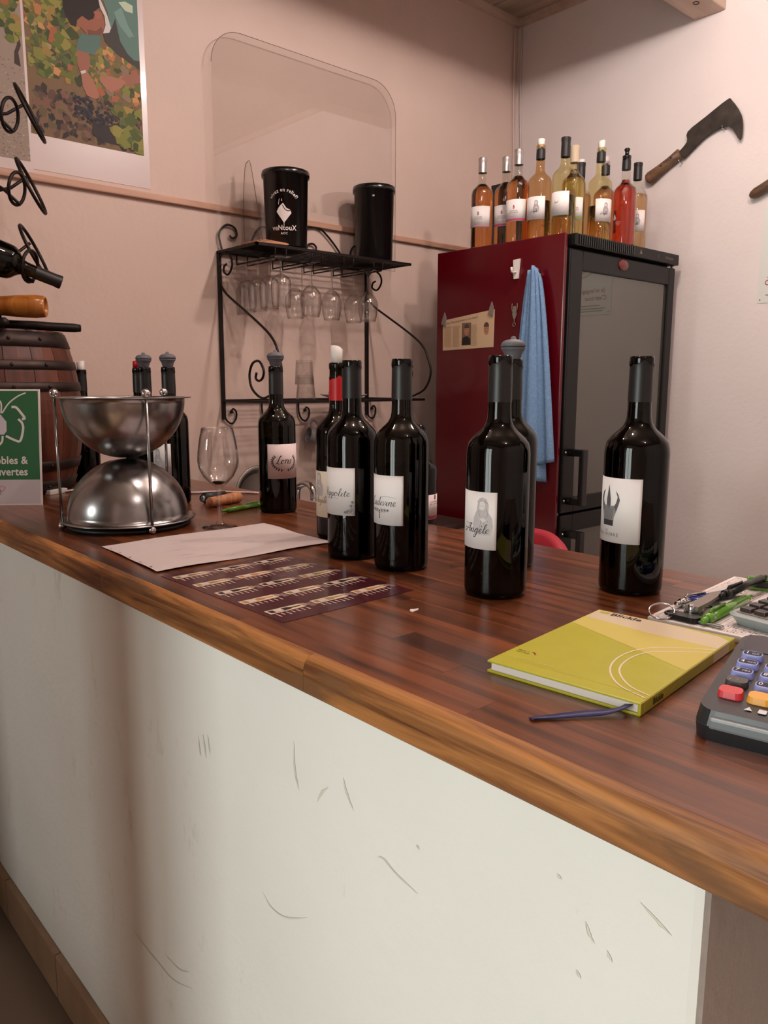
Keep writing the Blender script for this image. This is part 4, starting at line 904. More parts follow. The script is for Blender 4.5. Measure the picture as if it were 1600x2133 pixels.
for pts in ([(1.400, 1.712), (1.392, 1.761), (1.419, 1.792), (1.451, 1.787), (1.459, 1.763), (1.441, 1.752), (1.432, 1.760)], [(1.50, 1.708), (1.527, 1.772), (1.561, 1.803), (1.61, 1.79), (1.655, 1.73), (1.70, 1.79), (1.749, 1.823), (1.796, 1.832), (1.837, 1.814), (1.897, 1.76), (1.93, 1.708)],
            [(1.742, 1.708), (1.751, 1.760), (1.775, 1.773), (1.792, 1.762), (1.788, 1.745)], [(2.04, 1.712), (2.05, 1.761), (2.03, 1.792), (1.995, 1.787), (1.985, 1.763), (2.0, 1.752), (2.01, 1.76)], [(1.945, 1.708), (1.955, 1.764), (1.975, 1.787), (1.99, 1.77)]):
    MB().tube(smooth_path([rl(x, YW - .004, z) for x, z in pts], 5), 0.0036, 8).build('crest_scroll', I, rk)
HK = [1.391, 1.545, 1.704, 1.865, 2.034]
for x in HK:
    MB().tube(smooth_path([rl(x, YW - .002, 1.214), rl(x, YW - .002, 1.175), rl(x + .010, YW - .002, 1.147), rl(x + .030, YW - .002, 1.136), rl(x + .046, YW - .002, 1.152), rl(x + .048, YW - .002, 1.175), rl(x + .036, YW - .002, 1.186), rl(x + .028, YW - .002, 1.176)], 5), 0.0033, 8).build('cup_hook', I, rk)
    MB().ball(rl(x + .029, YW - .002, 1.176), 0.0062, 10).build('hook_knob', I, rk)
ROWX = [1.478, 1.622, 1.757, 1.892]; RZ = SZ - 0.038
for x in ROWX:
    for s in (-1, 1):
        xx = x + s * 0.021
        MB().tube([rl(xx, YW - .004, SZ - .006), rl(xx, YW - .004, RZ), rl(xx, RY0 + .012, RZ), rl(xx, RY0 + .004, RZ + .010), rl(xx, RY0 + .004, SZ - .006)], 0.0026, 6).build('glass_rail', I, rk)
# hanging glasses
def glass_prof(s, bowl):
    """outer wall up and inner wall down, standing upright from z=0"""
    if bowl == 'tulip': o = [(0.0005, 0), (0.031, 0), (0.0315, 0.0012), (0.020, 0.0030), (0.008, 0.0065), (0.0045, 0.014), (0.0042, 0.045), (0.0046, 0.066), (0.007, 0.073), (0.016, 0.080), (0.027, 0.092), (0.0345, 0.108), (0.0365, 0.120), (0.0355, 0.136), (0.032, 0.158), (0.0278, 0.178)]
    else: o = [(0.0005, 0), (0.030, 0), (0.0305, 0.0012), (0.020, 0.0030), (0.008, 0.0065), (0.0045, 0.012), (0.0042, 0.035), (0.0048, 0.048), (0.010, 0.053), (0.022, 0.060), (0.029, 0.070), (0.031, 0.085), (0.0310, 0.110), (0.0295, 0.135), (0.0280, 0.152)]
    k = 8 if bowl == 'tulip' else 7
    inn = [(max(r - 0.0011, 0.0004), z + (0.0012 if i else 0.004)) for i, (r, z) in enumerate(o[k:])][::-1]
    return [(r * s, z * s) for r, z in o + [(o[-1][0] - .0005, o[-1][1] + .0006)] + inn + [(0.0003, o[k][1] + .005)]]
GT = MB().lathe(glass_prof(1.0, 'tulip'), 36, close=False).mesh('glass', M['clear_glass']); GS = MB().lathe(glass_prof(1.05, 'straight'), 36, close=False).mesh('glass', M['clear_glass'])
def hang(label, me, x, y, grp):
    o = link('wine_glass', me, None, (x, y, RZ + 0.0042), (pi, 0, 0)); tag(o, label, 'glass', grp)
for y, t in ((2.140, 'outermost'), (2.2075, 'third from the wall'), (2.275, 'second from the wall'), (2.3425, 'closest to the wall')): hang('clear short-stemmed glass on the rail beside the coasters, ' + t, GS, ROWX[0], y, 'glasses on the first rail')
for y, t in ((2.175, 'outer'), (2.265, 'inner')): hang('clear tulip glass hanging on the second rack rail, the ' + t + ' of two', GT, ROWX[1], y, 'glasses on the second rail')
hang('lone clear tulip wine glass hanging on the third rack rail', GT, ROWX[2], 2.235, None)
for y, t in ((2.195, 'outer'), (2.275, 'inner')): hang('clear tulip glass on the rail under the plain bin, the ' + t + ' of two', GT, ROWX[3], y, 'glasses on the last rail')
# bins on the rack
BIN = [(0.0005, 0.0), (0.063, 0.0), (0.0665, 0.004), (0.0725, 0.205), (0.0775, 0.2055), (0.0785, 0.213), (0.0765, 0.222), (0.0735, 0.2235), (0.0705, 0.215), (0.0650, 0.010), (0.0005, 0.008)]
def bin_(label, x, y, rz, draw, hs):
    o = thing('spittoon_bin', label, 'bin', (x, y, SZ + .001), rz)
    link('bin_body', shared('bin', lambda: MB().lathe(BIN, 48, close=False).mesh('bin_body', M['black_plastic'])), o)
    if draw: draw(o)
    o.scale = (1, 1, hs)
def ventoux(o):
    def f(u, v, d=0.0):
        r = 0.0668 + 0.0060 * (v / 0.205) + 0.0004 + d; return (r * cos(u / 0.07), r * sin(u / 0.07), v)
    P = Print(f, 0.003); Wt = (226, 216, 212)
    vs, fs = text_mesh('vivez en relief!', .0155, 'CENTER', .01, 1.08)
    for t in fs: P.emit([((.050 + vs[i][1]) * sin(vs[i][0] / .054), .104 + (.050 + vs[i][1]) * cos(vs[i][0] / .054)) for i in t], Wt, .0003)
    P.poly([(0, .066), (.024, .094), (.021, .103), (.008, .108), (-.002, .122), (-.008, .118), (-.016, .110), (-.024, .098)], Wt, .0003)
    P.stroke([(p.x, p.y) for p in smooth_path([(-.004, .116, 0), (.004, .104, 0), (.014, .1, 0), (.023, .103, 0)], 5)], .0025, (20, 18, 18), .0005)
    P.stroke([(-.017, .118), (-.014, .134)], .0016, Wt, .0003); P.stroke([(-.006, .127), (-.007, .134)], .002, Wt, .0003); P.rect(-.0008, .058, .0008, .068, Wt, .0003)
    P.text('veNtouX', 0, .046, .0205, Wt, 'CENTER', .0003, bold=.015, spacing=1.05); P.text('AOC', 0, .034, .0095, Wt, 'CENTER', .0003, bold=.01, spacing=1.2)
    P.build('bin_print', o)
bin_('black plastic bin printed veNtouX in white on the iron rack', 1.548, 2.205, -131, ventoux, 1.08)
def plain_sticker(o):
    P = Print(lambda u, v, d=0.0: ((0.0724 + d) * cos(u / .07), (0.0728 + d) * sin(u / .07), v)); P.rect(-.006, .185, .001, .190, (170, 160, 156), .0006); P.build('small_mark', o)
bin_('plain black plastic bin at the end of the iron rack shelf', 1.968, 2.248, -131, plain_sticker, 1.2)
for k in range(3):
    o = tag(MB().bbox((-.055, -.055, 0), (.055, .055, .003), .0008).build('cork_coaster', M['cork_board'], None, (1.452 + .004 * k, 2.192 + .003 * k, SZ + .0012 + .0034 * k), (0, 0, radians(6 * k - 5))), ('bottom', 'middle', 'top')[k] + ' square cork mat of the stack beside the lettered bin', 'mat', 'stacked cork mats')
# clear screen standing at the back of the shelf
px = thing('clear_screen', 'large clear acrylic counter screen with rounded corners standing on the rack', 'screen', (1.76, 2.345, SZ))
out = rrect(1.368 - 1.76, 0.002, 2.160 - 1.76, 2.385 - SZ, 0.11, 10)
out = [(1.368 - 1.76, 0.002), (1.60 - 1.76, 0.002), (1.60 - 1.76, 0.140)] + [(1.625 - 1.76 + .02 * cos(t), .150 + .02 * sin(t)) for t in (2.6, 2.0)] + [(1.93 - 1.76 + .02 * cos(t), .147 + .02 * sin(t)) for t in (1.57, .8, 0)] + [(1.95 - 1.76, 0.002), (2.160 - 1.76, 0.002)] + out[:22]
MB().prism(out, 0.004, lambda u, v, w: (u, -w, v)).build('acrylic_sheet', M['plexi'], px)
eo = smooth_path([(p[0], 0, p[1]) for p in out[8:]], 1)
MB().tube([(p.x, -.002, p.z) for p in eo], 0.0009, 5).build('sheet_edge', flat(120, 96, 88), px)
ft = [(0, 0), (-.008, .02), (-.004, .16), (.010, .262), (.022, .280), (.036, .268), (.060, .14), (.085, 0)]
for xx in (-0.29, ):
    MB().prism([(a, c) for a, c in ft], 0.005, lambda u, v, w, xx=xx: (xx + w, -.004 - max(u, 0) * 1.35, v + .001)).build('support_foot', M['plexi'], px)
    MB().tube(smooth_path([(xx + .0025, -.004 - max(a, 0) * 1.35, c + .001) for a, c in ft], 3), 0.0011, 5).build('foot_edge', flat(118, 94, 86), px)
# on the lower shelf
TUM = [(0.0005, 0), (0.0265, 0), (0.0285, 0.003), (0.0335, 0.082), (0.0318, 0.082), (0.0265, 0.006), (0.0005, 0.006)]
tm = MB().lathe(TUM, 32, close=False).mesh('tumbler', M['clear_glass'])
tag(link('tumbler', tm, None, (1.617, 2.205, LZ + .085), (pi, 0, 0)), 'lower of two nested clear tumblers upside down on the rack', 'glass')
tag(link('tumbler', tm, None, (1.612, 2.205, LZ + .135), (pi, 0, 0)), 'upper of two nested clear tumblers upside down on the rack', 'glass')
tag(MB().lathe([(0.0005, .002), (.045, .0), (.055, .002), (.085, .013), (.086, .015), (.083, .0155), (.055, .005), (.0005, .0045)], 40, close=False).build('plate', M['ceramic'], None, (1.80, 2.225, LZ + .003)), 'small pale plate on the lower rack shelf', 'plate')
tag(MB().tube(smooth_path([(-.035, -.006, .016), (-.018, .002, .020), (0, .004, .021), (.02, .0, .020), (.036, -.008, .015)], 3), [.006] + [.012] * 4 + [.013] * 4 + [.012] * 3 + [.005], 12).build('pastry', M['pastry'], None, (1.772, 2.225, LZ + .004)), 'brown bread roll piece lying on the plate', 'pastry')
mg = thing('mug', 'small grey mug hanging from a rack hook by its handle', 'mug', (1.742, YB - .062, 1.082), rot=(0, 0, 0))
mm = MB().lathe([(0.0005, -.030), (.027, -.030), (.029, -.027), (.029, .030), (.027, .0305), (.0262, .028), (.0262, -.026), (.0005, -.026)], 32, close=False)
RM = Matrix.Rotation(radians(-78), 4, 'Y') @ Matrix.Identity(4)
mm.xf(Matrix.Rotation(radians(-12), 4, 'Z') @ RM).build('mug_body', M['mug_grey'], mg)
MB().tube(smooth_path([(-.016, 0, .026), (-.018, 0.004, .044), (-.004, .01, .057), (.012, .008, .048), (.014, 0, .027)], 5), 0.004, 8).build('mug_handle', M['mug_grey'], mg)
P = Print(lambda u, v, d=0.0: (u + .004, -.0285 - d, v)); P.poly([(.011 * cos(t), .011 * sin(t)) for t in [k * pi / 10 for k in range(20)]], (196, 188, 186), .001); P.poly([(.007 * cos(t), .007 * sin(t)) for t in [k * pi / 10 for k in range(20)]], (80, 78, 84), .0015); P.poly([(-.002, .003), (.004, .002), (.002, -.003)], (200, 194, 190), .002); P.build('mug_emblem', mg)
# sink corner behind the counter
sk = thing('sink_unit', 'steel sink unit against the back wall, mostly hidden behind the counter', 'sink', (1.5, 2.1, 0))
MB().bbox((1.09 - 1.5, 1.88 - 2.1, 0.0), (2.1 - 1.5, YB - 2.1 - .002, 0.76), .004).build('sink_cabinet', M['painted_white'], sk); MB().bbox((1.088 - 1.5, 1.86 - 2.1, 0.76), (2.11 - 1.5, YB - 2.1 - .001, 0.782), .004).build('sink_top', M['brushed'], sk)
MB().tube(smooth_path([(.04, .06, .782), (.04, .06, .88), (.04, .05, .925), (.04, .0, .942), (.04, -.03, .925), (.04, -.035, .89)], 5), .011, 12).build('tap', M['chrome'], sk)
tr = thing('round_tray', 'round dull steel pan propped upright against the back wall by the sink', 'tray', (1.465, 2.27, 0.782), rot=(radians(-8), 0, 0))
b = MB().lathe([(0.0005, .004), (.076, .004), (.080, .006), (.088, .024), (.103, .026), (.106, .024), (.103, .022), (.090, .020), (.083, .0), (.0005, 0)], 48, close=False)
b.v = [(x, -z, y + .107) for x, y, z in b.v]; b.build('tray_body', M['brushed'], tr)

# ---------------------------------------------------------------- barrel and what stands on it
BC = (0.605, 2.142); BH = 0.40
br = thing('wine_barrel', 'small dark wooden barrel with iron hoops at the counter end', 'barrel', (BC[0], BC[1], CT))
def brad(z): t = (z / BH) * 2 - 1; return 0.200 - 0.036 * t * t
NS = 18
for k in range(NS):
    a0 = 2 * pi * k / NS + .004; a1 = 2 * pi * (k + 1) / NS - .004; vs = []; fs = []; nz = 12
    for j in range(nz + 1):
        z = BH * j / nz
        for a in (a0, (a0 + a1) / 2, a1): vs.append((brad(z) * cos(a), brad(z) * sin(a), z))
        for a in (a1, a0): vs.append(((brad(z) - .016) * cos(a), (brad(z) - .016) * sin(a), z))
    for j in range(nz):
        for i in range(5): fs.append((j * 5 + i, j * 5 + (i + 1) % 5, (j + 1) * 5 + (i + 1) % 5, (j + 1) * 5 + i))
    fs += [(4, 3, 2, 1, 0), tuple(nz * 5 + i for i in range(5))]
    MB().add(vs, fs).build('stave', M['barrel_wood'], br)
MB().lathe([(0.0005, BH - .022), (brad(BH) - .015, BH - .022), (brad(BH) - .015, BH - .008), (0.0005, BH - .008)], 36).build('head', M['barrel_wood'], br)
MB().lathe([(0.0005, .01), (brad(0) - .015, .01), (brad(0) - .015, .02), (0.0005, .02)], 36).build('head', M['barrel_wood'], br)
for z0, z1 in ((BH - .040, BH - .004), (BH - .094, BH - .072), (BH - .146, BH - .124), (.06, .085), (.004, .035)):
    h = MB().lathe([(brad(z0) + .0002, z0), (brad(z0) + .0028, z0 + .001), (brad((z0 + z1) / 2) + .003, (z0 + z1) / 2), (brad(z1) + .0028, z1 - .001), (brad(z1) + .0002, z1)], 48, close=False).build('hoop', M['hoop_iron'], br)
    for a in (radians(-95), radians(-70)): MB().ball((( brad((z0 + z1) / 2) + .003) * cos(a), (brad((z0 + z1) / 2) + .003) * sin(a), (z0 + z1) / 2), .0045, 8).build('rivet', M['hoop_iron'], h)
# iron bottle stand on the barrel
BSO = Vector((0.598, 2.05, CT + BH)); bs = thing('bottle_stand', 'black iron bottle stand with paired neck and body rings on the barrel', 'bottle rack', BSO)
MB().tube(smooth_path([(-.14, -.05, .012), (-.05, -.02, .013), (.06, -.02, .013), (.12, -.03, .011), (.178, -.04, .010)], 4), [.010] * 4 + [.0105] * 4 + [.0110] * 4 + [.0110] * 4 + [.009], 10).build('foot_bar', I, bs)
MB().tube(smooth_path([(-.02, -.10, .012), (-.01, -.05, .013), (0, .05, .013), (.01, .13, .012)], 4), .011, 10).build('foot_bar', I, bs)
MB().tube([(0.0, 0, .0), (0.0, 0, .60)], .005, 8).build('stand_post', I, bs)
def ring(c, R, nrm, r, name):
    n = Vector(nrm).normalized(); u = n.cross(Vector((0, 0, 1))).normalized(); v = u.cross(n)
    MB().tube([Vector(c) + u * (R * cos(t)) + v * (R * sin(t)) for t in [k * 2 * pi / 32 for k in range(32)]], r, 7, True).build(name, I, bs)
for big, sml in (((.705, 2.06, 1.912), (.639, 2.0, 1.881)), ((.696, 2.06, 1.745), (.643, 2.0, 1.721)), ((.693, 2.06, 1.592), (.652, 1.975, 1.545))):
    big = Vector(big) - BSO; sml = Vector(sml) - BSO
    ring(big, .066, (.805, -.46, .41), .0042, 'body_ring'); ring(sml, .036, (.66, -.66, -.18), .0040, 'neck_ring')
    MB().tube([(0, 0, big.z - .03), big * .5 + Vector((0, 0, big.z * .5 - .012)), big + Vector((-.012, -.01, .018))], .0038, 7).build('ring_arm', I, bs)
    MB().tube([(0, 0, sml.z + .02), sml * .5 + Vector((0, 0, sml.z * .5 + .0)), sml + Vector((.004, -.004, -.036))], .0038, 7).build('ring_arm', I, bs)
o = bottle('dark bottle lying neck-down in the iron stand rings', (0.40, 1.95, CT + BH + .235), 0, level=0.2, cap='tall_black')
ax = Vector((.90, -.20, -.33)).normalized(); o.rotation_mode = 'QUATERNION'; o.rotation_quaternion = ax.to_track_quat('Z', 'Y'); o.location = Vector((0.712, 1.95, 1.511)) - ax * .310
wt_ = thing('wooden_tube', 'turned honey-coloured wooden tube with a hollow end lying on the barrel', 'wooden tube', (0.5815, 2.005, CT + BH + .0525), rot=(0, radians(90), radians(-30)))
MB().lathe([(0.0005, -.14), (.020, -.14), (.021, -.13), (.019, -.01), (.0215, -.004), (.0235, 0), (.0220, .005), (.0240, .03), (.0262, .06), (.0268, .085), (.0250, .104), (.0225, .108), (.0195, .106), (.017, .06), (.0005, .058)], 36, close=False).build('tube_body', M['turned_wood'], wt_)

# ---------------------------------------------------------------- sign card
sg = thing('sign_card', 'green and white Vignobles & Découvertes sign card leaning against the barrel', 'sign', (0.5935, 1.824, CT), rot=(radians(-7), 0, radians(-37)))
SW, SH = .20, .262
MB().bbox((-SW, 0, 0), (0, .004, SH), .0008).build('card', M['paper'], sg)
P = Print(lambda u, v, d=0.0: (u, -d, v)); Wt = (222, 218, 212)
P.rect(-SW + .004, .058, -.004, SH - .004, (52, 104, 66), .0003); P.rect(-SW + .004, .004, -.004, .058, (196, 186, 190), .0003)
P.text('Vignobles &', -.030, .094, .0245, Wt, 'RIGHT', .0006, bold=.02, sx=.95); P.text('Découvertes', -.030, .068, .0245, Wt, 'RIGHT', .0006, bold=.02, sx=.95)
P.poly([(-.135, .205), (-.086, .205), (-.074, .189), (-.074, .168), (-.080, .160), (-.093, .160), (-.093, .175), (-.098, .181), (-.122, .181), (-.127, .175), (-.127, .160), (-.140, .160), (-.146, .168), (-.146, .189)], (206, 198, 206), .0006)
for pts, w in (([(-.085, .208), (-.085, .232), (-.100, .246), (-.112, .258)], .0035), ([(-.083, .208), (-.068, .230), (-.048, .246), (-.030, .254)], .003), ([(-.062, .222), (-.052, .221), (-.041, .208), (-.034, .197), (-.040, .195)], .0055), ([(-.048, .195), (-.040, .186), (-.038, .172), (-.045, .146), (-.058, .148), (-.076, .157)], .0052),
               ([(-.083, .157), (-.086, .142), (-.104, .128), (-.125, .124)], .0045), ([(-.140, .200), (-.175, .215), (-.185, .19), (-.17, .165), (-.145, .165)], .0045)):
    P.stroke([(p.x, p.y) for p in smooth_path([(a, c, 0) for a, c in pts], 5)], w, Wt, .0006)
P.stroke([(p.x, p.y) for p in smooth_path([(-.135, .028, 0), (-.115, .036, 0), (-.088, .043, 0)], 6)], .0035, (190, 50, 60), .0006, taper=True)
P.stroke([(p.x, p.y) for p in smooth_path([(-.09, .044, 0), (-.08, .040, 0), (-.09, .030, 0)], 6)], .0012, (200, 120, 110), .0006)
script_word(P, 'e', -.098, .025, .010, (40, 48, 90), .0018, .2, .95, .0006); script_word(P, 'e', -.112, .022, .010, (40, 48, 90), .0018, .2, .95, .0006); script_word(P, 'n', -.128, .02, .010, (40, 48, 90), .0018, .2, .95, .0006)
P.build('sign_print', sg)

# ---------------------------------------------------------------- steel spittoon
sp_ = thing('steel_spittoon', 'steel spittoon of two polished bowls held back to back by thin rods', 'spittoon', (0.636, 1.456, CT))
R = .114
MB().lathe([(0.0005, .0), (.112, .0), (.116, .003), (.116, .008), (.0005, .008)], 48).build('base_disc', M['black_matte'], sp_)
MB().lathe([(.126, .014), (.127, .0155), (.116, .017)] + [(R * cos(t), .017 + R * 1.0 * sin(t)) for t in [k * (pi / 2 - .18) / 16 for k in range(17)]] + [(.0005, .017 + R * 1.0)], 64, close=False).build('lower_bowl', M['steel'], sp_)
zt = .017 + R * 2 + .001
MB().lathe([(0.0005, zt - R)] + [(R * cos(t), zt - R * sin(t)) for t in [(pi / 2 - .18) * (1 - k / 16) for k in range(17)]] + [(.116, zt), (.126, zt + .001), (.1265, zt + .0025), (.114, zt + .0022)] + [((R - .002) * cos(t), zt - (R - .002) * sin(t)) for t in [k * (pi / 2) / 14 for k in range(15)]], 64, close=False).build('upper_bowl', M['steel'], sp_)
for a in (-114 - 82, -114 + 19, -114 + 140):
    t = radians(a); x, y = .1225 * cos(t), .1225 * sin(t)
    rd = MB().tube([(x, y, .006), (x, y, zt + .004)], .0030, 8).build('rod', M['steel'], sp_)
    MB().ball((x, y, zt + .010), .0085, 14).build('ball_finial', M['chrome'], rd); MB().ball((x, y, .0075), .0075, 14).build('ball_foot', M['chrome'], rd)

# ---------------------------------------------------------------- glass on the counter
wg = thing('wine_glass', 'used wine glass with a red wine dreg standing on the counter', 'glass', (0.756, 1.316, CT))
link('glass', MB().lathe(glass_prof(1.07, 'tulip'), 48, close=False).mesh('glass', M['clear_glass']), wg)
MB().lathe([(0.0003, .0835), (.006, .0838), (.0125, .0875), (.0118, .0885), (.0003, .0885)], 24).build('wine_dreg', M['red_wine'], wg)

# ---------------------------------------------------------------- papers on the counter
def ground(o): return o
sh = thing('paper_sheet', 'crumpled white paper in a plastic sleeve, lying beside the wine leaflet', 'paper', (0.497, 1.052, CT), 0)
nx, ny = 30, 20; vs = []; fs = []
def wav(u, v): return 0.0010 + 0.0013 * (1 + sin(u * 31 + v * 17)) * (0.4 + 0.6 * sin(v * 23 + 1) ** 2) + 0.002 * max(0, (u - .26) * 4) * (1 + sin(v * 40))
for j in range(ny + 1):
    for i in range(nx + 1):
        u = 0.326 * i / nx; v = 0.232 * j / ny; vs.append((u + 0.012 * (v / .232), v + 0.006 * sin(u * 9) * (v / .232), wav(u, v)))
for j in range(ny):
    for i in range(nx): a = j * (nx + 1) + i; fs.append((a, a + 1, a + nx + 2, a + nx + 1))
MB().add(vs, fs, True).build('sheet', M['pale_paper'], sh)
P = Print(lambda u, v, d=0.0: (u + 0.012 * (v / .232), v + 0.006 * sin(u * 9) * (v / .232), wav(u, v) + d))
for row in range(9):
    y = .03 + row * .022
    for k in range(random.randint(4, 9)):
        x = .06 + random.random() * .2; l = .006 + random.random() * .014
        P.stroke([(x, y + .003 * random.random()), (x + l * .5, y + .003 * random.random() + .001), (x + l, y)], .0006, (176, 160, 158), .0003)
for k in range(5): P.poly([(.004 + .0022 * cos(t), .03 + .042 * k + .0022 * sin(t)) for t in [q * pi / 4 for q in range(8)]], (120, 96, 84), .0004)
P.build('sheet_writing', sh)['kind'] = 'stuff'
lf = thing('wine_leaflet', 'burgundy leaflet showing rows of bottles in cream boxes on the counter', 'leaflet', (0.497, 0.728, CT), 1.0)
MB().box((0, 0, 0), (.214, .300, .0006)).build('card', M['burgundy'], lf)
P = Print(lambda u, v, d=0.0: (u, v, .0006 + d)); CRM = (206, 184, 158)
WC = [(120, 108, 78), (150, 128, 84), (34, 28, 28), (170, 120, 76), (28, 24, 24)]
for c in range(3):
    for r_ in range(5):
        u = .008 + c * .069; v = .268 - r_ * .058
        P.rect(u, v, u + .052, v + .016, CRM, .0001)
        bw = WC[(c * 2 + r_) % 5]
        P.poly([(u + .003, v + .003), (u + .030, v + .003), (u + .036, v + .006), (u + .049, v + .0065), (u + .049, v + .0095), (u + .036, v + .010), (u + .030, v + .013), (u + .003, v + .013)], bw, .0002)
        P.rect(u + .010, v + .0035, u + .022, v + .0125, (196, 182, 172), .0003)
        P.rect(u + .053, v + .002, u + .0545, v + .015, CRM, .0001); P.rect(u + .0565, v + .004, u + .058, v + .015, CRM, .0001)
        for k in range(7): P.rect(u + .004 + k * .0075, v - .004 - .012 * (0.6 + .4 * random.random()), u + .0058 + k * .0075, v - .003, (196, 170, 160), .0001)
        for k in range(3): P.rect(u + .059 + k * .0028, v - .004, u + .060 + k * .0028, v + .012, (186, 160, 152), .0001)
    P.rect(.003 + c * .069, .006, .0035 + c * .069, .29, (120, 60, 66), .0001)
P.build('leaflet_print', lf)
tag(MB().prism([(0, 0), (.012, .002), (.016, .006), (.010, .007), (.006, .010), (.001, .006)], .0006).build('paper_scrap', M['paper'], None, (0.640, 0.660, CT)), 'tiny torn white paper scrap on the worktop', 'scrap')

# ---------------------------------------------------------------- notebook
nb = thing('notebook', 'lime green hardback Blickle notebook lying on the worktop', 'notebook', (0.556, 0.469, CT), -84)
BW, BL, BT = .1545, .231, .012
b = MB(); b.bbox((0, 0, 0), (BW, BL, .0022), .0006); b.bbox((0, 0, BT - .0022), (BW, BL, BT), .0006); b.bbox((BW - .0025, 0, .0005), (BW + .0005, BL, BT - .0005), .0006)
b.build('cover', M['book_lime'], nb)
MB().box((.003, .003, .0022), (BW - .003, BL - .003, BT - .0022)).build('page_block', M['paper'], nb)
P = Print(lambda u, v, d=0.0: (u, v, BT + d)); LT = (206, 188, 158); L2 = (200, 184, 92)
P.poly([(.0008, .2285), (.0014, .1953), (.0814, .1843), (.1538, .183), (.1538, .215), (.1419, .2227), (.0757, .2295)], LT, .00015)
P.poly([(.0008, .1953), (.0008, .1641), (.1095, .1197), (.1538, .0995), (.1538, .183), (.0814, .1843)], L2, .00015)
A1 = [(.1528, .0129), (.1234, .0253), (.1007, .0536), (.0912, .0887), (.0955, .1253), (.1135, .1508), (.1535, .178)]; A2 = [(.1535, .02), (.1295, .0308), (.1071, .0595), (.1004, .0936), (.1059, .1237), (.122, .142), (.1535, .1665)]
for A in (A1, A2): P.stroke([(p.x, p.y) for p in smooth_path([(x, y, 0) for x, y in A], 6)], .0018, (222, 204, 176), .0003)
P.rect(.006, .2185, .0175, .2250, (168, 172, 60), .0003); P.text('Blickle', .020, .2165, .0135, (30, 30, 44), 'LEFT', .0003, bold=.025, sx=1.05)
P.text('www.blickle.com', .008, .0235, .0062, (206, 196, 120), 'LEFT', .0003, spacing=1.2); P.text('Made in', .0062, .0445, .0042, (70, 66, 30), 'LEFT', .0003); P.text('Germany', .0062, .040, .0042, (70, 66, 30), 'LEFT', .0003)
for k, c in enumerate(((30, 28, 26), (190, 40, 40), (206, 160, 50))): P.stroke([(.020 + (.0075 + .0009 * k) * cos(t), .039 + (.0085 + .0009 * k) * sin(t)) for t in [radians(15 + 75 * q / 8) for q in range(9)]], .0009, c, .0003, taper=True)
P.rect(.0, .018, .15, .0184, (176, 168, 60), .0003)
P.build('cover_print', nb)
P = Print(lambda u, v, d=0.0: (BW + .0005 + d, u, v))
P.rect(.168, .001, .213, BT - .001, LT, .0002); P.build('spine_band', nb); P = Print(lambda u, v, d=0.0: (BW + .0005 + d, u, v)); P.rect(.006, .001, .0075, BT - .001, LT, .0002); P.rect(.156, .001, .1575, BT - .001, (200, 190, 110), .0002); P.rect(.162, .001, .1635, BT - .001, (200, 190, 110), .0002)
P.text('Blickle', .024, .0032, .0085, (40, 40, 40), 'LEFT', .0002, bold=.02)
P.stroke([(p.x, p.y) for p in smooth_path([(.058, .001, 0), (.066, .006, 0), (.09, .0095, 0)], 5)], .001, (206, 196, 120), .0002)
P.build('spine_print', nb)
vs = []; pth = smooth_path([(BW - .012, .02, .006), (BW - .012, -.004, .006), (BW - .020, -.018, .0045), (BW - .035, -.034, .0035), (BW - .060, -.062, .0012), (BW - .064, -.068, .001)], 5)
for i, p in enumerate(pth):
    t = (pth[min(i + 1, len(pth) - 1)] - pth[max(i - 1, 0)]); q = Vector((-t.y, t.x, 0)); q = (q.normalized() if q.length > 0 else Vector((1, 0, 0))) * .0036
    tw_ = sin(i * .35) * .0016; vs += [p + q + Vector((0, 0, tw_ + .0008)), p - q + Vector((0, 0, -tw_ * .3 + .0008))]
o = MB().add(vs, [(2 * i, 2 * i + 1, 2 * i + 3, 2 * i + 2) for i in range(len(pth) - 1)], True).build('bookmark_ribbon', M['ribbon_blue'], nb); o.modifiers.new('thickness', 'SOLIDIFY').thickness = .0007

# ---------------------------------------------------------------- card terminal
ct = thing('card_terminal', 'dark card payment terminal with bluish keys beside the notebook', 'card terminal', (0.570, 0.2685, CT), -78)
TW, TL = .082, .175
def wedge(pl, z0f, z0b, z1f, z1b, ins=0.0):
    n = len(pl); f = lambda y, a, b: a + (b - a) * y / TL
    vs = [(x, y, f(y, z0f, z0b)) for x, y in pl] + [(x + (TW / 2 - x) * ins, y + (TL / 2 - y) * ins, f(y, z1f, z1b)) for x, y in pl]
    return MB().add(vs, [tuple(range(n))[::-1], tuple(range(n, 2 * n))] + [(i, (i + 1) % n, n + (i + 1) % n, n + i) for i in range(n)])
pl = rrect(0, 0, TW, TL, .014, 6)
wedge(pl, 0, 0, .012, .020, -.02).build('base_shell', M['terminal_dark'], ct)
wedge(rrect(-.001, -.001, TW + .001, TL + .001, .015, 6), .012, .020, .024, .040, .05).build('top_shell', M['terminal_dark'], ct)
MB().bbox((.012, -.0035, .011), (TW - .012, .006, .020), .002).build('card_slot_lip', M['terminal_grey'], ct)
zt_ = lambda y: .024 + .016 * y / TL
def tkey(x, y, w, h_, mat, t=.005):
    b = MB(); p = rrect(x - w / 2, y - h_ / 2, x + w / 2, y + h_ / 2, min(w, h_) * .35, 3); n = len(p)
    vs = [(a, c, zt_(c) - .001) for a, c in p] + [(a + (x - a) * .12, c + (y - c) * .12, zt_(c) + t) for a, c in p]
    return b.add(vs, [tuple(range(n, 2 * n))] + [(i, (i + 1) % n, n + (i + 1) % n, n + i) for i in range(n)]).build('key', M[mat], ct)
TXT = [['1 QZ', '2 ABC', '3 DEF'], ['4 GHI', '5 JKL', '6 MNO'], ['7 PRS', '8 TUV', '9 WXY'], ['. -', '0', '#']]
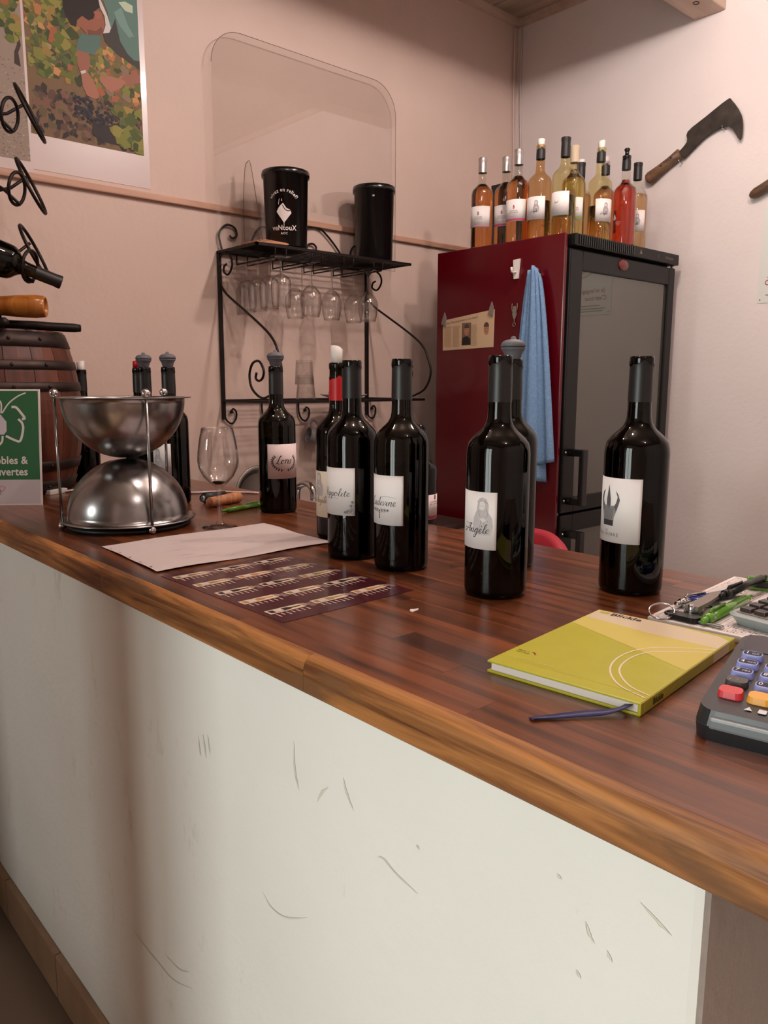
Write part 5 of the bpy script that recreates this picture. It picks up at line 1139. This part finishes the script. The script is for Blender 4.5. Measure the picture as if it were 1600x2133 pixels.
for r_ in range(4):
    for c in range(3):
        x = .019 + c * .022; y = .115 - r_ * .0195
        k = tkey(x, y, .0185, .0125, 'key_dark' if (r_ == 3 and c == 0) else 'key_blue')
        P = Print(lambda u, v, d=0.0: (u, v, zt_(v) + .0051 + d))
        if not (r_ == 3 and c == 0): P.poly(rrect(x - .0072, y - .0035, x + .0072, y + .0045, .002, 3), (22, 20, 34), .0001)
        t_ = TXT[r_][c]; P.text(t_[0], x - .006, y - .0022, .0072, (226, 226, 240), 'LEFT', .0003, bold=.01); P.text(t_[1:].strip(), x - .0005, y - .0018, .0042, (206, 206, 226), 'LEFT', .0003)
        P.build('key_print', k)
tkey(.019, .0355, .020, .0145, 'key_red'); tkey(.041, .0355, .020, .0145, 'key_yellow'); tkey(.063, .0355, .020, .0145, 'pen_green')
P = Print(lambda u, v, d=0.0: (u, v, zt_(v) + .0002 + d)); 
for x, kind in ((.036, 0), (.046, 1), (.056, 0)):
    P.poly([(x - .003, .015), (x + .003, .015), (x, .021)] if kind == 0 else rrect(x - .003, .014, x + .003, .021, .001, 2), (216, 216, 220), .0004)
P.build('front_symbols', ct)
b = MB(); b.add([(.006, .130, zt_(.130) + .0008), (TW - .006, .130, zt_(.130) + .0008), (TW - .006, .168, zt_(.168) + .0012), (.006, .168, zt_(.168) + .0012), (.006, .130, zt_(.13) - .002), (TW - .006, .130, zt_(.13) - .002), (TW - .006, .168, zt_(.168) - .002), (.006, .168, zt_(.168) - .002)],
      [(0, 1, 2, 3), (0, 4, 5, 1), (1, 5, 6, 2), (2, 6, 7, 3), (3, 7, 4, 0)]); b.build('screen', M['terminal_screen'], ct)

# ---------------------------------------------------------------- magazine, keys, pens, calculator
mz = thing('puzzle_magazine', 'Sudoku puzzle magazine of small grids under the pens and keys', 'magazine', (0.815, 0.447, CT), -86)
MW, ML, MT = .205, .268, .008
MB().bbox((0, 0, 0), (MW, ML, MT), .0008).build('pages', M['paper'], mz)
P = Print(lambda u, v, d=0.0: (u, v, MT + d)); G_ = (150, 138, 134)
def sudoku(u0, v0, s):
    for k in range(10):
        w = .0008 if k % 3 == 0 else .0004
        P.rect(u0 + s * k / 9 - w / 2, v0, u0 + s * k / 9 + w / 2, v0 + s, G_, .0001); P.rect(u0, v0 + s * k / 9 - w / 2, u0 + s, v0 + s * k / 9 + w / 2, G_, .0001)
    for k in range(24):
        a, c = random.randrange(9), random.randrange(9); P.rect(u0 + s * (a + .3) / 9, v0 + s * (c + .3) / 9, u0 + s * (a + .6) / 9, v0 + s * (c + .75) / 9, (110, 100, 98), .0001)
for i in range(3):
    for j in range(4):
        if (i, j) != (0, 1): sudoku(.006 + i * .066, .006 + j * .066, .058)
P.text('SUDOKU', .008, .083, .017, (40, 36, 40), 'LEFT', .0002, bold=.03); P.text('difficile', .008, .068, .010, (70, 64, 66), 'LEFT', .0002); P.build('page_print', mz)
ZM = CT + MT
def pen(name, label, a, b_, r, mats, z, ring=None):
    o = thing(name, label, 'pen', (a[0], a[1], z + r)); d = Vector((b_[0] - a[0], b_[1] - a[1], (b_[2] if len(b_) > 2 else 0))); L_ = d.length; d.normalize()
    def seg(t0, t1, r0, r1, mat, nm): MB().tube([d * (L_ * t0), d * (L_ * (t0 + (t1 - t0) * .5)), d * (L_ * t1)], [r * r0, r * (r0 + r1) / 2, r * r1], 12).build(nm, M[mat], o)
    seg(0, .07, .55, .75, mats[1], 'push_button'); seg(.07, .16, 1.0, 1.05, mats[1], 'top_ring'); seg(.16, .85, 1.0, 1.0, mats[0], 'barrel'); seg(.85, 1.0, .95, .3, mats[1], 'tip')
    n = d.cross(Vector((0, 0, 1))).normalized()
    MB().tube([d * (L_ * .13) + Vector((0, 0, r * 1.1)), d * (L_ * .15) + Vector((0, 0, r * 1.5)), d * (L_ * .42) + Vector((0, 0, r * 1.3))], r * .28, 6).build('clip', M[mats[1]], o)
    return o
pen('ballpoint_pen', 'dark blue ballpoint pen with silver end lying on the puzzle magazine', (0.868, 0.440), (0.990, 0.415), .0058, ('pen_blue', 'chrome'), ZM)
pen('ballpoint_pen', 'black ballpoint pen lying across the multi-tool', (0.915, 0.408), (1.045, 0.405, .004), .0052, ('pen_black', 'pen_black'), ZM + .009)
pen('ballpoint_pen', 'translucent green pen beside the calculator on the magazine', (0.826, 0.386), (0.972, 0.395), .0060, ('pen_green', 'pen_green'), ZM)
gc = thing('green_clip', 'bright green plastic clip behind the pens on the magazine', 'clip', (1.03, 0.415, ZM), -70)
MB().bbox((-.01, -.004, 0), (.07, .004, .018), .002).build('clip_frame', M['pen_green'], gc); MB().bbox((-.004, -.006, .004), (.062, .006, .014), .002).build('clip_inner', M['pen_black'], gc)
mtl = thing('multi_tool', 'folded grey metal multi-tool between the blue and green pens', 'multi-tool', (0.852, 0.413, ZM), 0)
for k, (z0, z1, m_) in enumerate(((.0, .0022, 'steel'), (.0028, .0060, 'rubber_dark'), (.0066, .0088, 'steel'))):
    MB().prism([(x, y) for x, y in rrect(-.009, -.010, .016, .008, .008, 5)], z1 - z0, lambda u, v, w, z0=z0: (u, v, z0 + w)).build('handle_plate', M[m_], mtl)
MB().prism([(0, -.008), (.03, -.006), (.085, .002), (.09, .008), (.08, .013), (.03, .009), (0, .008)], .004, lambda u, v, w: (u, v, .0088 + w)).build('jaw', M['tape_grey'], mtl)
MB().lathe([(.004, 0), (.004, .014), (.003, .0145)], 12).build('rivet', M['chrome'], mtl, (0, 0, .0))
ky = thing('key_ring', 'steel key ring with a black-headed key at the notebook corner', 'keys', (0.826, 0.436, ZM))
MB().tube([(.014 * cos(t), .014 * sin(t), .0013 + .011 * (1 + cos(t - .4)) / 2) for t in [k * 2 * pi / 30 for k in range(30)]], .0011, 6, True).build('ring', M['chrome'], ky)
kh = MB().prism(rrect(-.003, -.043, .015, -.008, .007, 5), .006, lambda u, v, w: (u, v, .001 + w)).build('key_head', M['pen_black'], ky)
MB().tube([(.004 + .008 * cos(t), -.010 + .006 * sin(t), .006) for t in [k * 2 * pi / 20 for k in range(20)]], .0016, 6, True).build('key_loop', M['pen_black'], ky)
MB().bbox((.003, -.070, .002), (.009, -.042, .0042), .0005).build('key_blade', M['steel'], ky)
ca = thing('calculator', 'grey desk calculator with dark keys lying on the magazine and pens', 'calculator', (0.853, 0.374, ZM + .0005), -97)
b = MB(); pl = rrect(0, 0, .10, .150, .012, 5); n = len(pl)
vs = [(x, y, .004 + .003 * y) for x, y in pl]; vs = [(x + (.05 - x) * .12, y + (.075 - y) * .12, .0) for x, y in pl] + [(x, y, .012 + .05 * y) for x, y in pl] + [(x + (.05 - x) * .05, y + (.075 - y) * .04, .014 + .05 * y) for x, y in pl]
b.add(vs, [tuple(range(n))[::-1], tuple(range(2 * n, 3 * n))] + [(i, (i + 1) % n, n + (i + 1) % n, n + i) for i in range(n)] + [(n + i, n + (i + 1) % n, 2 * n + (i + 1) % n, 2 * n + i) for i in range(n)]).build('shell', M['calc_grey'], ca)
MB().add([(.008, .008, .0148), (.092, .008, .0148), (.092, .105, .0196), (.008, .105, .0196)], [(0, 1, 2, 3)]).build('key_field', M['calc_face'], ca)
for r_ in range(5):
    for c in range(5):
        x = .015 + c * .0165; y = .014 + r_ * .0185; z = .0146 + .05 * y
        MB().bbox((x - .0055, y - .0015, z - .001), (x + .0075, y + .0105, z + .0045), .0012).build('key', M['key_dark'], ca)
MB().bbox((.012, .112, .0185), (.088, .138, .0225), .001).build('display', M['terminal_screen'], ca)

# ---------------------------------------------------------------- by the wine glass
cs = thing('corkscrew', 'folded dark corkscrew with a ribbed round head behind the glass stem', 'corkscrew', (0.885, 1.600, CT + .013), rot=(0, radians(90), radians(18)))
MB().lathe([(.0005, -.01), (.006, -.01), (.007, -.004), (.013, -.003), (.013, .012), (.011, .03), (.009, .062), (.0005, .064)], 24).build('handle', M['black_matte'], cs); MB().lathe([(.008, -.0105), (.0085, -.013), (.005, -.013)], 20).build('rim', M['steel'], cs)
tag(MB().lathe([(.0005, -.052), (.0105, -.052), (.0115, -.05), (.0115, .005), (.0122, .008), (.0122, .05), (.0110, .052), (.0005, .052)], 28).build('cork', M['cork_wood'], None, (0.905, 1.552, CT + .0123), (0, radians(90), radians(20))), 'long brown wine cork lying behind the glass stem', 'cork')
pen('ballpoint_pen', 'bright green pen with a black ring lying behind the wine glass', (0.958, 1.476), (0.838, 1.452), .0055, ('pen_green', 'pen_green'), CT)
cbl = thing('power_cable', 'thin white cable along the counter with a small white connector', 'cable', (0.66, 2.0, CT))
MB().tube(smooth_path([(.045 - .0, -.010, .004), (.09, .012, .003), (.14, .015, .003), (.20, -.10, .003), (.27, -.23, .003), (.33, -.26, .003), (.40, -.35, .003)], 6), .0028, 7).build('cable_run', M['cable_white'], cbl)
MB().bbox((-.012, -.028, .0), (.045, -.008, .012), .002).build('connector', M['white_plastic'], cbl, (0, 0, 0), (0, 0, radians(25)))
